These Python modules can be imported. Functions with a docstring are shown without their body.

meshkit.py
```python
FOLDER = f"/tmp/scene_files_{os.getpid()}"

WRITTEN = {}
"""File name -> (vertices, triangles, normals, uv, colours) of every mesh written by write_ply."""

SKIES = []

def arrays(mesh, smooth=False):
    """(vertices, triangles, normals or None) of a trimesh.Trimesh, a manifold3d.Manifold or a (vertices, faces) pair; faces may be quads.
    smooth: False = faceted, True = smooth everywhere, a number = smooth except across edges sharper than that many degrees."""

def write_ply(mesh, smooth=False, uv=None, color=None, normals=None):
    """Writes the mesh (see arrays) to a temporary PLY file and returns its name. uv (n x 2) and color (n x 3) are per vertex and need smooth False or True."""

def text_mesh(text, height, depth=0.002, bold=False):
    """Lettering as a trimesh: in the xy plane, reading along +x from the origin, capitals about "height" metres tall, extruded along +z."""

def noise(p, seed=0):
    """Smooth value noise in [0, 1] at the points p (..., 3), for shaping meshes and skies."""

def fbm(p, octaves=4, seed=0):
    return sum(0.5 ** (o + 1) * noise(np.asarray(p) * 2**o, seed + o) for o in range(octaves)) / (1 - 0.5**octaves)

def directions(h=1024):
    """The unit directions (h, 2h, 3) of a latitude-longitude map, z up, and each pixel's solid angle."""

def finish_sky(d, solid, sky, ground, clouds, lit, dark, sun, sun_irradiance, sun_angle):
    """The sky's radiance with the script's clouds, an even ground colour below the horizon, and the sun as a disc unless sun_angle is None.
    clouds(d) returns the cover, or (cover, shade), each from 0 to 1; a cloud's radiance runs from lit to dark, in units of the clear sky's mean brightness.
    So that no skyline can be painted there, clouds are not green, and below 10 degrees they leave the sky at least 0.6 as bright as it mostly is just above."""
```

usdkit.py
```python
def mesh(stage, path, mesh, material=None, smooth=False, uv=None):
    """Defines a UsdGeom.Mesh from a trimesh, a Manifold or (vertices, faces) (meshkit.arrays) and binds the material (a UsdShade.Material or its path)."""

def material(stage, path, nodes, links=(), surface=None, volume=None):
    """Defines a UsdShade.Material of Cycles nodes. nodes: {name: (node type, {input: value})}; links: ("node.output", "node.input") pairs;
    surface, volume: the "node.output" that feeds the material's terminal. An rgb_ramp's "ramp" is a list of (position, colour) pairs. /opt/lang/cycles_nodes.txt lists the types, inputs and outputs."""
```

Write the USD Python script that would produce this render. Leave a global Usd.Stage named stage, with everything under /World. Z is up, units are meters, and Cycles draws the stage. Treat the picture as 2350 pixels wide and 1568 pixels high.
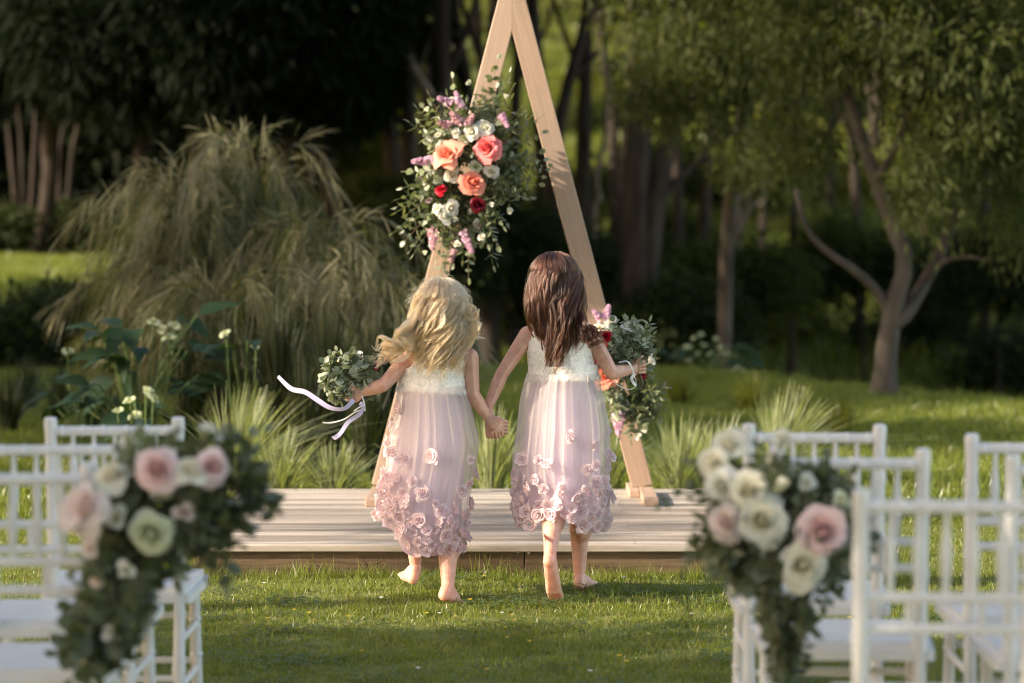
import math, numpy as np, trimesh, manifold3d as m3, usdkit, meshkit
from pxr import Usd, UsdGeom, UsdLux, UsdShade, Sdf, Gf, Vt

stage = Usd.Stage.CreateInMemory()
UsdGeom.SetStageUpAxis(stage, UsdGeom.Tokens.z)
UsdGeom.SetStageMetersPerUnit(stage, 1.0)
WORLD = UsdGeom.Xform.Define(stage, '/World')
UsdGeom.Scope.Define(stage, '/World/Looks')

# ---------------------------------------------------------------- camera (100 mm lens, 1.5 m above the lawn, looking along +y)
CAM_Z, LENS = 1.5, 2.766          # LENS: focal length over picture width
camera = UsdGeom.Camera.Define(stage, '/World/camera')
camera.AddTransformOp().Set(Gf.Matrix4d(1, 0, 0, 0, 0, 0, 1, 0, 0, -1, 0, 0, 0, 0, CAM_Z, 1))
camera.CreateFocalLengthAttr(100.0)
camera.CreateHorizontalApertureAttr(100.0 / LENS)
camera.CreateVerticalApertureAttr(100.0 / LENS * 683 / 1024)
camera.CreateVerticalApertureOffsetAttr(-304 / 2350 * 100.0 / LENS)
camera.CreateFStopAttr(2.3)
camera.CreateFocusDistanceAttr(10.9)
camera.CreateClippingRangeAttr(Gf.Vec2f(0.1, 2000.0))
camera.CreateExposureAttr(1.5)

# ---------------------------------------------------------------- sky and sun (low, from the left and a little behind the camera)
SUN_EL, SUN_BACK = math.radians(24), math.radians(14)
S = np.array([-math.cos(SUN_EL) * math.cos(SUN_BACK), -math.cos(SUN_EL) * math.sin(SUN_BACK), math.sin(SUN_EL)])
usdkit.material(stage, '/World/Looks/sky_look', {
    'sky': ('sky_texture', {'sky_type': 'single_scattering', 'sun_disc': False, 'sun_elevation': SUN_EL,
                            'sun_rotation': math.atan2(S[0], S[1]), 'altitude': 100.0, 'aerosol_density': 1.5}),
    'wb': ('mix', {'mix_type': 'multiply', 'fac': 1.0, 'color2': (1.0, 0.87, 0.75)}),      # the photograph is balanced for the shade
    'bg': ('background_shader', {'strength': 0.14})}, [('sky.color', 'wb.color1'), ('wb.color', 'bg.color')], surface='bg.background')
sky = UsdLux.DomeLight.Define(stage, '/World/sky')
UsdShade.MaterialBindingAPI.Apply(sky.GetPrim()).Bind(UsdShade.Material.Get(stage, '/World/Looks/sky_look'))
sky.GetPrim().SetCustomDataByKey('kind', 'structure')
sun = UsdLux.DistantLight.Define(stage, '/World/sun')
sun.CreateIntensityAttr(1.25)
sun.CreateAngleAttr(0.6)
sun.CreateNormalizeAttr(True)
sun.CreateColorAttr(Gf.Vec3f(1.0, 0.86, 0.69))
zax = S / np.linalg.norm(S)
xax = np.cross([0, 0, 1.0], zax); xax /= np.linalg.norm(xax)
yax = np.cross(zax, xax)
sun.AddTransformOp().Set(Gf.Matrix4d(*xax, 0, *yax, 0, *zax, 0, 0, 0, 0, 1))

# ---------------------------------------------------------------- helpers
rng = np.random.default_rng(11)
PX = 6500.0                       # pixels per radian-like unit of the survey photograph (2350 wide)


def W(px, py, d):
    """A surveyed point of the place: sighted at (px, py) and d metres ahead."""
    return np.array([(px - 1175) / PX * d, d, CAM_Z - (py - 480) / PX * d])


taken = {}


def numbered(parent, name):
    base = f'{parent}/{name}'
    n = taken.get(base, 0)
    taken[base] = n + 1
    return base if n == 0 else f'{base}_{n:03d}'


def where(parent):
    return '/World' if parent is None else str(parent.GetPath())


def tag(p, label=None, cat=None, group=None, kind=None):
    for k, v in (('label', label), ('category', cat), ('group', group), ('kind', kind)):
        if v:
            p.SetCustomDataByKey(k, v)
    return p


def thing(name, label=None, cat=None, group=None, loc=(0, 0, 0), rotz=0.0, kind=None):
    x = UsdGeom.Xform.Define(stage, numbered('/World', name))
    x.AddTranslateOp().Set(Gf.Vec3d(*map(float, loc)))
    if rotz:
        x.AddRotateZOp().Set(float(rotz))
    return tag(x.GetPrim(), label, cat, group, kind)


def obj(name, mesh, mat, parent=None, smooth=False, tint=None):
    """One Mesh prim; the vertices are given in the parent's space."""
    if mesh.__class__.__name__ == 'MB':
        mesh, tint = mesh.get()
    path = numbered(where(parent), name)
    m = usdkit.mesh(stage, path, mesh, M[mat], smooth=smooth)
    if tint is not None and smooth in (False, True):
        UsdGeom.PrimvarsAPI(m).CreatePrimvar('tint', Sdf.ValueTypeNames.FloatArray, 'vertex').Set(Vt.FloatArray.FromNumpy(np.asarray(tint, np.float32)))
    return m.GetPrim()


def unit(v):
    v = np.asarray(v, float)
    return v / (np.linalg.norm(v, axis=-1, keepdims=True) + 1e-12)


class MB:
    """Collects vertices and triangles, with one number per vertex for the material."""
    def __init__(self):
        self.v, self.f, self.t, self.n = [], [], [], 0

    def add(self, mesh, tint=0.0):
        if hasattr(mesh, 'to_mesh'):
            m = mesh.to_mesh(); v, f = m.vert_properties[:, :3], m.tri_verts
        elif hasattr(mesh, 'vertices'):
            v, f = mesh.vertices, mesh.faces
        else:
            v, f = mesh
        f = np.asarray(f)
        if f.shape[1] == 4:
            f = np.vstack([f[:, [0, 1, 2]], f[:, [0, 2, 3]]])
        self.v.append(np.asarray(v, float)); self.f.append(f + self.n); self.n += len(v)
        self.t.append(np.broadcast_to(np.asarray(tint, float), (len(v),)))
        return self

    def get(self):
        return (np.vstack(self.v), np.vstack(self.f)), np.concatenate(self.t)


def tube(points, radii, sides=8, caps=True):
    p = np.asarray(points, float)
    r = np.broadcast_to(np.asarray(radii, float), (len(p),))
    t = unit(np.gradient(p, axis=0))
    ref = np.array([0, 0, 1.0]) if abs(t[len(t) // 2, 2]) < 0.8 else np.array([0, 1.0, 0])
    a = unit(np.cross(t, ref)); b = np.cross(t, a)
    ang = np.arange(sides) * 2 * np.pi / sides
    v = (p[:, None] + r[:, None, None] * (np.cos(ang)[None, :, None] * a[:, None] + np.sin(ang)[None, :, None] * b[:, None])).reshape(-1, 3)
    i, j = np.meshgrid(np.arange(len(p) - 1), np.arange(sides), indexing='ij')
    q = np.stack([i * sides + j, i * sides + (j + 1) % sides, (i + 1) * sides + (j + 1) % sides, (i + 1) * sides + j], -1).reshape(-1, 4)
    f = np.vstack([q[:, [0, 1, 2]], q[:, [0, 2, 3]]])
    if caps:
        n = len(v)
        v = np.vstack([v, p[:1], p[-1:]])
        k = np.arange(sides); e = (len(p) - 1) * sides
        f = np.vstack([f, np.stack([np.full(sides, n), (k + 1) % sides, k], 1), np.stack([np.full(sides, n + 1), e + k, e + (k + 1) % sides], 1)])
    return v, f[:, ::-1]


def spline(pts, n):
    """Catmull-Rom through the points."""
    p = np.asarray(pts, float)
    p = np.vstack([2 * p[0] - p[1], p, 2 * p[-1] - p[-2]])
    u = np.linspace(0, len(p) - 3 - 1e-9, n)
    i = u.astype(int); t = (u - i)[:, None]
    a, b, c, d = p[i], p[i + 1], p[i + 2], p[i + 3]
    return 0.5 * (2 * b + (c - a) * t + (2 * a - 5 * b + 4 * c - d) * t**2 + (3 * b - a - 3 * c + d) * t**3)


def ribbons(P, w, side):
    """Flat strips: P (N, K, 3) middle lines, w widths, side (N, 3) or (N, K, 3)."""
    N, K, _ = P.shape
    w = np.broadcast_to(w, (N, K))[..., None]
    s = side[:, None, :] if side.ndim == 2 else side
    v = np.stack([P - s * w / 2, P + s * w / 2], 2).reshape(-1, 3)
    base = (np.arange(N) * K * 2)[:, None] + (np.arange(K - 1) * 2)[None]
    q = np.stack([base, base + 1, base + 3, base + 2], -1).reshape(-1, 4)
    return v, np.vstack([q[:, [0, 1, 2]], q[:, [0, 2, 3]]])


def leaf_cards(c, d, n, L, Wd, shape='long', fold=0.18, curl=0.15, rows=4):
    """Small folded leaves at c along d with upper side n; all vectorised."""
    c, d, n = np.atleast_2d(c), unit(np.atleast_2d(d)), np.atleast_2d(n)
    s = unit(np.cross(d, n)); n = np.cross(s, d)
    N = len(c)
    L = np.broadcast_to(L, (N,))[:, None, None]; Wd = np.broadcast_to(Wd, (N,))[:, None, None]
    t = np.linspace(0, 1, rows + 1)
    prof = {'long': np.sin(np.pi * t**0.75) * (1 - 0.15 * t), 'round': np.sqrt(np.clip(1 - (2 * t - 1) ** 2, 0, 1)), 'drop': np.sin(np.pi * t**0.55)}[shape]
    prof = prof.copy(); prof[0] = max(prof[0], 0.03); prof[-1] = max(prof[-1], 0.02)
    T = t[None, :, None]; Pf = prof[None, :, None]
    mid = c[:, None] + d[:, None] * (T * L) - n[:, None] * (curl * L * T**2)
    off = s[:, None] * (Pf * Wd / 2); up = n[:, None] * (fold * Pf * Wd)
    v = np.stack([mid - off + up, mid, mid + off + up], 2).reshape(-1, 3)
    R = rows + 1
    base = (np.arange(N) * R * 3)[:, None] + (np.arange(rows) * 3)[None]
    q = np.concatenate([np.stack([base, base + 1, base + 4, base + 3], -1).reshape(-1, 4), np.stack([base + 1, base + 2, base + 5, base + 4], -1).reshape(-1, 4)])
    return v, np.vstack([q[:, [0, 1, 2]], q[:, [0, 2, 3]]])


def rand_dirs(n, r=rng):
    return unit(r.normal(size=(n, 3)))


def quats(rot):
    """Vt.QuathArray of rotation matrices (N, 3, 3) whose columns are the axes."""
    from scipy.spatial.transform import Rotation
    q = Rotation.from_matrix(rot).as_quat()
    return Vt.QuathArray([Gf.Quath(float(a[3]), float(a[0]), float(a[1]), float(a[2])) for a in q])


def scatter(name, parent, protos, pos, rot, scale, idx, kind=None, label=None, cat=None):
    """A PointInstancer for what nobody could count (leaves, grass)."""
    path = numbered(where(parent), name)
    pi = UsdGeom.PointInstancer.Define(stage, path)
    paths = []
    for k, (mesh, mat) in enumerate(protos):
        pp = f'{path}/{"tuft" if "grass" in name else "leaves"}_{k:03d}'
        tint = None
        if mesh.__class__.__name__ == 'MB':
            mesh, tint = mesh.get()
        m = usdkit.mesh(stage, pp, mesh, M[mat])
        if tint is not None:
            UsdGeom.PrimvarsAPI(m).CreatePrimvar('tint', Sdf.ValueTypeNames.FloatArray, 'vertex').Set(Vt.FloatArray.FromNumpy(np.asarray(tint, np.float32)))
        paths.append(pp)
    pi.CreatePrototypesRel().SetTargets(paths)
    pi.CreatePositionsAttr(Vt.Vec3fArray.FromNumpy(np.asarray(pos, np.float32)))
    pi.CreateOrientationsAttr(quats(rot))
    sc = np.asarray(scale, np.float32)
    pi.CreateScalesAttr(Vt.Vec3fArray.FromNumpy(np.repeat(sc[:, None], 3, 1) if sc.ndim == 1 else sc))
    pi.CreateProtoIndicesAttr(Vt.IntArray.FromNumpy(np.asarray(idx, np.int32)))
    return tag(pi.GetPrim(), label, cat, None, kind)


def rotz(a):
    a = np.asarray(a); o, l = np.zeros_like(a), np.ones_like(a)
    return np.stack([np.stack([np.cos(a), -np.sin(a), o], -1), np.stack([np.sin(a), np.cos(a), o], -1), np.stack([o, o, l], -1)], -2)


def frame(z, spin=0.0):
    z = unit(z); a = np.array([0, 0, 1.0]) if abs(z[2]) < 0.9 else np.array([1.0, 0, 0])
    x = unit(np.cross(a, z)); y = np.cross(z, x)
    return np.stack([x * math.cos(spin) + y * math.sin(spin), y * math.cos(spin) - x * math.sin(spin), z], 1)


def rbox(lx, ly, lz, b=0.003):
    """A box with chamfered edges, centred."""
    p = np.array([[sx * (lx / 2 - (b if k != 0 else 0)), sy * (ly / 2 - (b if k != 1 else 0)), sz * (lz / 2 - (b if k != 2 else 0))]
                  for sx in (-1, 1) for sy in (-1, 1) for sz in (-1, 1) for k in range(3)])
    return trimesh.convex.convex_hull(p)


# ---------------------------------------------------------------- materials
M = {}


def mat(name, nodes, links, surface, volume=None):
    M[name] = usdkit.material(stage, f'/World/Looks/{name}', nodes, links, surface=surface, volume=volume)


def plain(name, col, rough=0.5, spec=0.5, **kw):
    mat(name, {'p': ('principled_bsdf', {'base_color': col, 'roughness': rough, 'specular_ior_level': spec, **kw})}, [], 'p.BSDF')


def leafy(name, a, b, rough=0.45, trans=0.35, scale=3.0, source='island', spec=0.4, tcol=None, lo=0.15, hi=0.85):
    """Leaves that vary from a to b, with light passing through."""
    nodes = {'g': ('geometry', {}), 'o': ('object_info', {}), 'nz': ('noise_texture', {'scale': scale, 'detail': 2.0}),
             'add': ('math', {'math_type': 'add'}), 'half': ('math', {'math_type': 'multiply', 'value2': 0.5}),
             'r': ('rgb_ramp', {'ramp': [(lo, a), (hi, b)]}),
             'p': ('principled_bsdf', {'roughness': rough, 'specular_ior_level': spec}), 't': ('translucent_bsdf', {}),
             'tc': ('mix', {'mix_type': 'multiply', 'fac': 1.0, 'color2': tcol or (1.6, 1.7, 0.7)}),
             'm': ('mix_closure', {'fac': trans})}
    links = [('g.random_per_island' if source == 'island' else 'o.random', 'add.value1'), ('nz.fac', 'add.value2'), ('add.value', 'half.value1'), ('half.value', 'r.fac'),
             ('g.position', 'nz.vector'), ('r.color', 'p.base_color'), ('r.color', 'tc.color1'), ('tc.color', 't.color'),
             ('p.BSDF', 'm.closure1'), ('t.BSDF', 'm.closure2')]
    mat(name, nodes, links, 'm.closure')


def petal(name, inner, outer, trans=0.42, rough=0.6):
    """Petals: the number on each vertex runs from 0 in the heart to 1 outside."""
    nodes = {'a': ('attribute', {'attribute': 'tint'}), 'g': ('geometry', {}), 'nz': ('noise_texture', {'scale': 90.0, 'detail': 3.0}),
             'v': ('map_range', {'from_min': 0.3, 'from_max': 0.7, 'to_min': 0.86, 'to_max': 1.08}),
             'r': ('rgb_ramp', {'ramp': [(0.0, inner), (1.0, outer)]}), 'h': ('hsv', {}),
             'p': ('principled_bsdf', {'roughness': rough, 'specular_ior_level': 0.25}), 't': ('translucent_bsdf', {}), 'm': ('mix_closure', {'fac': trans})}
    links = [('a.fac', 'r.fac'), ('g.position', 'nz.vector'), ('nz.fac', 'v.value'), ('v.result', 'h.value'), ('r.color', 'h.color'),
             ('h.color', 'p.base_color'), ('h.color', 't.color'), ('p.BSDF', 'm.closure1'), ('t.BSDF', 'm.closure2')]
    mat(name, nodes, links, 'm.closure')


def rough_wood(name, a, b, c, scale=(1.2, 30, 30), rough=0.6, bump=0.25):
    """Sawn timber: grain stretched along the piece, each piece of another tone."""
    nodes = {'g': ('texture_coordinate', {}), 'mp': ('mapping', {'scale': scale}), 'o': ('object_info', {}),
             'om': ('math', {'math_type': 'multiply', 'value2': 37.0}), 'ov': ('combine_xyz', {}), 'sh': ('vector_math', {'math_type': 'add'}),
             'n1': ('noise_texture', {'scale': 1.0, 'detail': 5.0, 'roughness': 0.65, 'distortion': 0.4}),
             'n2': ('noise_texture', {'scale': 4.0, 'detail': 3.0}),
             's1': ('math', {'math_type': 'multiply_add', 'value2': 0.5, 'value3': -0.12}),
             's2': ('math', {'math_type': 'multiply_add', 'value2': 0.38}),
             's3': ('math', {'math_type': 'multiply_add', 'value2': 0.28}),
             's4': ('math', {'math_type': 'subtract', 'value2': 0.03}),
             'r': ('rgb_ramp', {'ramp': [(0.22, a), (0.5, b), (0.78, c)]}), 'b': ('bump', {'strength': bump, 'distance': 0.004}),
             'p': ('principled_bsdf', {'roughness': rough, 'specular_ior_level': 0.3})}
    links = [('g.object', 'mp.vector'), ('mp.vector', 'sh.vector1'), ('o.random', 'om.value1'), ('om.value', 'ov.x'), ('om.value', 'ov.y'), ('ov.vector', 'sh.vector2'),
             ('sh.vector', 'n1.vector'), ('sh.vector', 'n2.vector'), ('n1.fac', 's1.value1'), ('n2.fac', 's2.value1'), ('s1.value', 's2.value3'),
             ('o.random', 's3.value1'), ('s2.value', 's3.value3'), ('s3.value', 's4.value1'), ('s4.value', 'r.fac'), ('r.color', 'p.base_color'), ('n1.fac', 'b.height'), ('b.normal', 'p.normal')]
    mat(name, nodes, links, 'p.BSDF')


def noisy(name, a, b, scale=6.0, detail=6.0, rough=0.9, bump=0.4, dist=0.03, spec=0.2, stretch=(1, 1, 1)):
    nodes = {'g': ('geometry', {}), 'mp': ('mapping', {'scale': stretch}), 'n': ('noise_texture', {'scale': scale, 'detail': detail, 'roughness': 0.6}),
             'r': ('rgb_ramp', {'ramp': [(0.3, a), (0.7, b)]}), 'b': ('bump', {'strength': bump, 'distance': dist}),
             'p': ('principled_bsdf', {'roughness': rough, 'specular_ior_level': spec})}
    mat(name, nodes, [('g.position', 'mp.vector'), ('mp.vector', 'n.vector'), ('n.fac', 'r.fac'), ('r.color', 'p.base_color'), ('n.fac', 'b.height'), ('b.normal', 'p.normal')], 'p.BSDF')


leafy('grass_blades', (0.125, 0.150, 0.026), (0.420, 0.405, 0.170), rough=0.38, trans=0.35, scale=2.2, lo=0.28, hi=0.78)
leafy('grass_dry', (0.17, 0.15, 0.06), (0.30, 0.26, 0.12), rough=0.6, trans=0.3)
noisy('lawn_soil', (0.090, 0.110, 0.024), (0.160, 0.175, 0.050), scale=9.0, bump=0.6, dist=0.02)
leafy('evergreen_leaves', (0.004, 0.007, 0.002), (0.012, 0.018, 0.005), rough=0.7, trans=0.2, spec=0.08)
leafy('gum_leaves', (0.045, 0.056, 0.016), (0.130, 0.140, 0.042), rough=0.55, trans=0.40, spec=0.18)
leafy('bush_leaves', (0.030, 0.042, 0.010), (0.085, 0.095, 0.026), rough=0.6, trans=0.35, spec=0.12)
leafy('yellow_leaves', (0.090, 0.100, 0.016), (0.170, 0.165, 0.030), rough=0.45, trans=0.45)
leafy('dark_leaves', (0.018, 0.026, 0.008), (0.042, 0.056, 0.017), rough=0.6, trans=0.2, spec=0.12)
leafy('big_leaves', (0.014, 0.034, 0.014), (0.042, 0.066, 0.022), rough=0.5, trans=0.25, spec=0.2)
leafy('feather_grass', (0.17, 0.160, 0.085), (0.42, 0.39, 0.26), rough=0.6, trans=0.3, scale=1.0, tcol=(1.2, 1.1, 0.8))
leafy('feather_green', (0.052, 0.058, 0.016), (0.14, 0.14, 0.046), rough=0.55, trans=0.3, scale=1.0)
leafy('reed_green', (0.020, 0.028, 0.008), (0.050, 0.050, 0.018), rough=0.5, trans=0.2)
leafy('tussock_blades', (0.20, 0.225, 0.11), (0.44, 0.44, 0.27), rough=0.45, trans=0.3, scale=2.0)
leafy('eucalyptus', (0.26, 0.30, 0.20), (0.54, 0.57, 0.45), rough=0.42, trans=0.22, source='object', tcol=(1.2, 1.3, 0.8), spec=0.5)
leafy('eucalyptus_dark', (0.075, 0.092, 0.050), (0.20, 0.22, 0.14), rough=0.35, trans=0.18, source='object', spec=0.5)
leafy('olive_leaf', (0.085, 0.095, 0.040), (0.20, 0.20, 0.095), rough=0.42, trans=0.25, source='object')
leafy('deep_leaf', (0.070, 0.084, 0.045), (0.185, 0.200, 0.125), rough=0.33, trans=0.12, source='object', spec=0.5)
leafy('foliage_mix', (0.080, 0.100, 0.052), (0.48, 0.50, 0.37), rough=0.4, trans=0.2)
leafy('foliage_deep', (0.070, 0.084, 0.040), (0.30, 0.30, 0.19), rough=0.35, trans=0.15)
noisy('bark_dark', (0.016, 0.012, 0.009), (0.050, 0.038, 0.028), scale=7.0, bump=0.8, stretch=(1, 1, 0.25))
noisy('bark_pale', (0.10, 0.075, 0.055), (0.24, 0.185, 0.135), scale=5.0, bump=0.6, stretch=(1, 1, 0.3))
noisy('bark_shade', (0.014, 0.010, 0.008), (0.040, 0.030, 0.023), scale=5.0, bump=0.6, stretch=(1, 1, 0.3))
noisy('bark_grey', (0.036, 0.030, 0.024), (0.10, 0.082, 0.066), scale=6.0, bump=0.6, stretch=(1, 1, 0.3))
rough_wood('deck_wood', (0.13, 0.105, 0.082), (0.36, 0.315, 0.265), (0.58, 0.53, 0.465), scale=(0.9, 26, 26), rough=0.55)
rough_wood('bearer_wood', (0.070, 0.045, 0.026), (0.170, 0.115, 0.066), (0.27, 0.195, 0.12), scale=(1.6, 30, 24), rough=0.7)
rough_wood('arch_wood', (0.27, 0.185, 0.130), (0.36, 0.26, 0.19), (0.44, 0.33, 0.25), scale=(34, 34, 1.1), rough=0.5, bump=0.08)
plain('screw_dark', (0.26, 0.23, 0.20), rough=0.5, metallic=0.4)
plain('screw_metal', (0.55, 0.55, 0.53), rough=0.35, metallic=1.0)
noisy('chair_white', (0.59, 0.575, 0.55), (0.67, 0.655, 0.63), scale=14.0, bump=0.05, dist=0.004, rough=0.38, spec=0.5)
leafy('stem_green', (0.05, 0.085, 0.022), (0.12, 0.16, 0.05), rough=0.45, trans=0.05, source='object')
plain('stem_brown', (0.13, 0.075, 0.035), rough=0.6)
petal('petal_white', (0.78, 0.76, 0.60), (0.82, 0.81, 0.75))
petal('petal_cream', (0.79, 0.74, 0.54), (0.82, 0.80, 0.68))
petal('petal_blush', (0.82, 0.50, 0.48), (0.83, 0.68, 0.65))
petal('petal_pale', (0.82, 0.64, 0.58), (0.83, 0.74, 0.70))
petal('petal_coral', (0.82, 0.20, 0.11), (0.88, 0.40, 0.29), trans=0.35)
petal('petal_rose', (0.76, 0.10, 0.10), (0.88, 0.31, 0.30), trans=0.35)
petal('petal_red', (0.30, 0.004, 0.016), (0.62, 0.012, 0.035), rough=0.45)
petal('petal_burgundy', (0.045, 0.003, 0.008), (0.16, 0.006, 0.016), rough=0.45, trans=0.15)
petal('petal_lilac', (0.56, 0.30, 0.43), (0.78, 0.57, 0.68))
petal('petal_pink', (0.60, 0.32, 0.38), (0.74, 0.52, 0.54))
petal('petal_arum', (0.36, 0.42, 0.18), (0.54, 0.58, 0.38))
petal('petal_green', (0.52, 0.56, 0.30), (0.74, 0.76, 0.58))
# ================================================================ terrain
def sstep(a, b, x):
    t = np.clip((np.asarray(x, float) - a) / (b - a), 0, 1)
    return t * t * (3 - 2 * t)


def ground_z(x, y):
    x, y = np.asarray(x, float), np.asarray(y, float)
    edge = 26.3 - np.clip(x - 1.2, 0, 30) * 1.85          # the lawn's far lip, nearer towards the right
    right = -2.3 * sstep(0.0, 9.0, y - edge)              # gully beyond the lip
    bank = sstep(36, 60, y) * 3.2 + np.clip(y - 50, 0, None) * 0.12 + np.clip(y - 82, 0, None) * 0.28
    left = sstep(21, 38, y) * 1.0 + sstep(44, 66, y) * 1.6 + np.clip(y - 50, 0, None) * 0.10 + np.clip(y - 82, 0, None) * 0.28
    w = sstep(-2.0, -4.6, x) if False else 1 - sstep(-4.6, -1.6, x)
    z = (right + bank) * (1 - w) + left * w
    p = np.stack([x * 0.35, y * 0.35, np.zeros_like(x)], -1)
    bump = (meshkit.fbm(p, 3, 5) - 0.5) * (0.10 + 0.5 * sstep(24, 45, y)) * sstep(13.6, 18, y)
    return z + bump + 0.012 * (meshkit.noise(np.stack([x * 2.2, y * 2.2, 0 * x], -1), 3) - 0.5)


gx = np.concatenate([np.linspace(-160, -22, 40), np.linspace(-21, 21, 150), np.linspace(22, 160, 40)])
gy = np.concatenate([np.linspace(-60, 5, 14), np.linspace(6, 62, 150), np.linspace(63, 220, 60)])
X, Y = np.meshgrid(gx, gy, indexing='ij')
Z = ground_z(X, Y)
V = np.stack([X, Y, Z], -1).reshape(-1, 3)
i, j = np.meshgrid(np.arange(len(gx) - 1), np.arange(len(gy) - 1), indexing='ij')
k = i * len(gy) + j
Q = np.stack([k, k + len(gy), k + len(gy) + 1, k + 1], -1).reshape(-1, 4)
tag(obj('ground', (V, Q), 'lawn_soil', smooth=True), 'mown lawn falling to a shady gully and rising again as a wooded hillside', 'ground', kind='structure')

# ---------------------------------------------------------------- grass of the lawn
DECK = (-1.317, 1.40, 11.57, 13.88, 0.13)                 # x0, x1, y0, y1, top


def tuft(n, half, h0, h1, w, lean=0.5, seed=0, K=3):
    r = np.random.default_rng(seed)
    p = np.stack([r.uniform(-half, half, n), r.uniform(-half, half, n), np.full(n, -0.012)], 1)
    a = r.uniform(0, 2 * np.pi, n); h = r.uniform(h0, h1, n) * (0.6 + 0.8 * meshkit.noise(p * 14, seed)); l = np.abs(r.normal(0, lean, n)) * h
    t = np.linspace(0, 1, K)[None, :, None]
    d = np.stack([np.cos(a), np.sin(a), np.zeros(n)], 1)[:, None]
    P = p[:, None] + np.array([0, 0, 1.0]) * (h[:, None, None] * t * (1 - 0.25 * t * (l / h)[:, None, None])) + d * (l[:, None, None] * t**1.7)
    s = rand_dirs(n, r) * [1, 1, 0.0]; s = unit(s)
    return ribbons(P, (w * np.array([1.0, 0.85, 0.12] if K == 3 else [1.0, 0.8, 0.5, 0.1])), s)


def clover(n, half, seed):
    """Low round leaves in threes."""
    r = np.random.default_rng(seed)
    c = np.stack([r.normal(0, half * .5, n), r.normal(0, half * .5, n), r.uniform(.012, .030, n)], 1)
    a = r.uniform(0, 6.28, n)
    d = np.concatenate([np.stack([np.cos(a + k), np.sin(a + k), r.uniform(.0, .35, n)], 1) for k in (0, 2.09, 4.19)])
    return leaf_cards(np.tile(c, (3, 1)), d, np.tile([0, 0, 1.0], (3 * n, 1)), .013, .013, 'round', rows=2, fold=.1)


leafy('clover_leaves', (0.060, 0.095, 0.026), (0.150, 0.190, 0.070), rough=0.5, trans=0.3)
near = [(tuft(470, 0.16, 0.014, 0.040, 0.0048, 0.7, seed=s), 'grass_blades') for s in (1, 2, 3, 4)] + [(tuft(60, 0.16, 0.015, 0.042, 0.004, 0.9, seed=8), 'grass_dry'), (clover(46, 0.15, 9), 'clover_leaves')]
pos, ix, sc = [], [], []
for gx_ in np.arange(-3.9, 4.0, 0.2):
    for gy_ in np.arange(8.2, 14.6, 0.2):
        x, y = gx_ + rng.uniform(-0.08, 0.08), gy_ + rng.uniform(-0.08, 0.08)
        if abs(x) > 0.2 * y + 1.3 or (DECK[0] + 0.12 < x < DECK[1] - 0.12 and DECK[2] + 0.12 < y < DECK[3] - 0.1):
            continue
        pos.append((x, y)); ix.append(rng.integers(0, 4)); sc.append(rng.uniform(0.8, 1.2))
        if rng.random() < 0.9:
            pos.append((x + rng.uniform(-0.1, 0.1), y)); ix.append(4); sc.append(rng.uniform(0.8, 1.2))
for _ in range(70):
    y = rng.uniform(8.7, 11.4); pos.append((rng.uniform(-.17, .17) * y, y)); ix.append(5); sc.append(rng.uniform(.8, 1.3))
pos = np.array(pos)
pos3 = np.column_stack([pos, ground_z(pos[:, 0], pos[:, 1])])
scatter('grass', None, near, pos3, rotz(rng.uniform(0, 6.28, len(pos))), np.array(sc), ix, kind='stuff', label='short green lawn grass in front of and around the deck', cat='grass')

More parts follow.
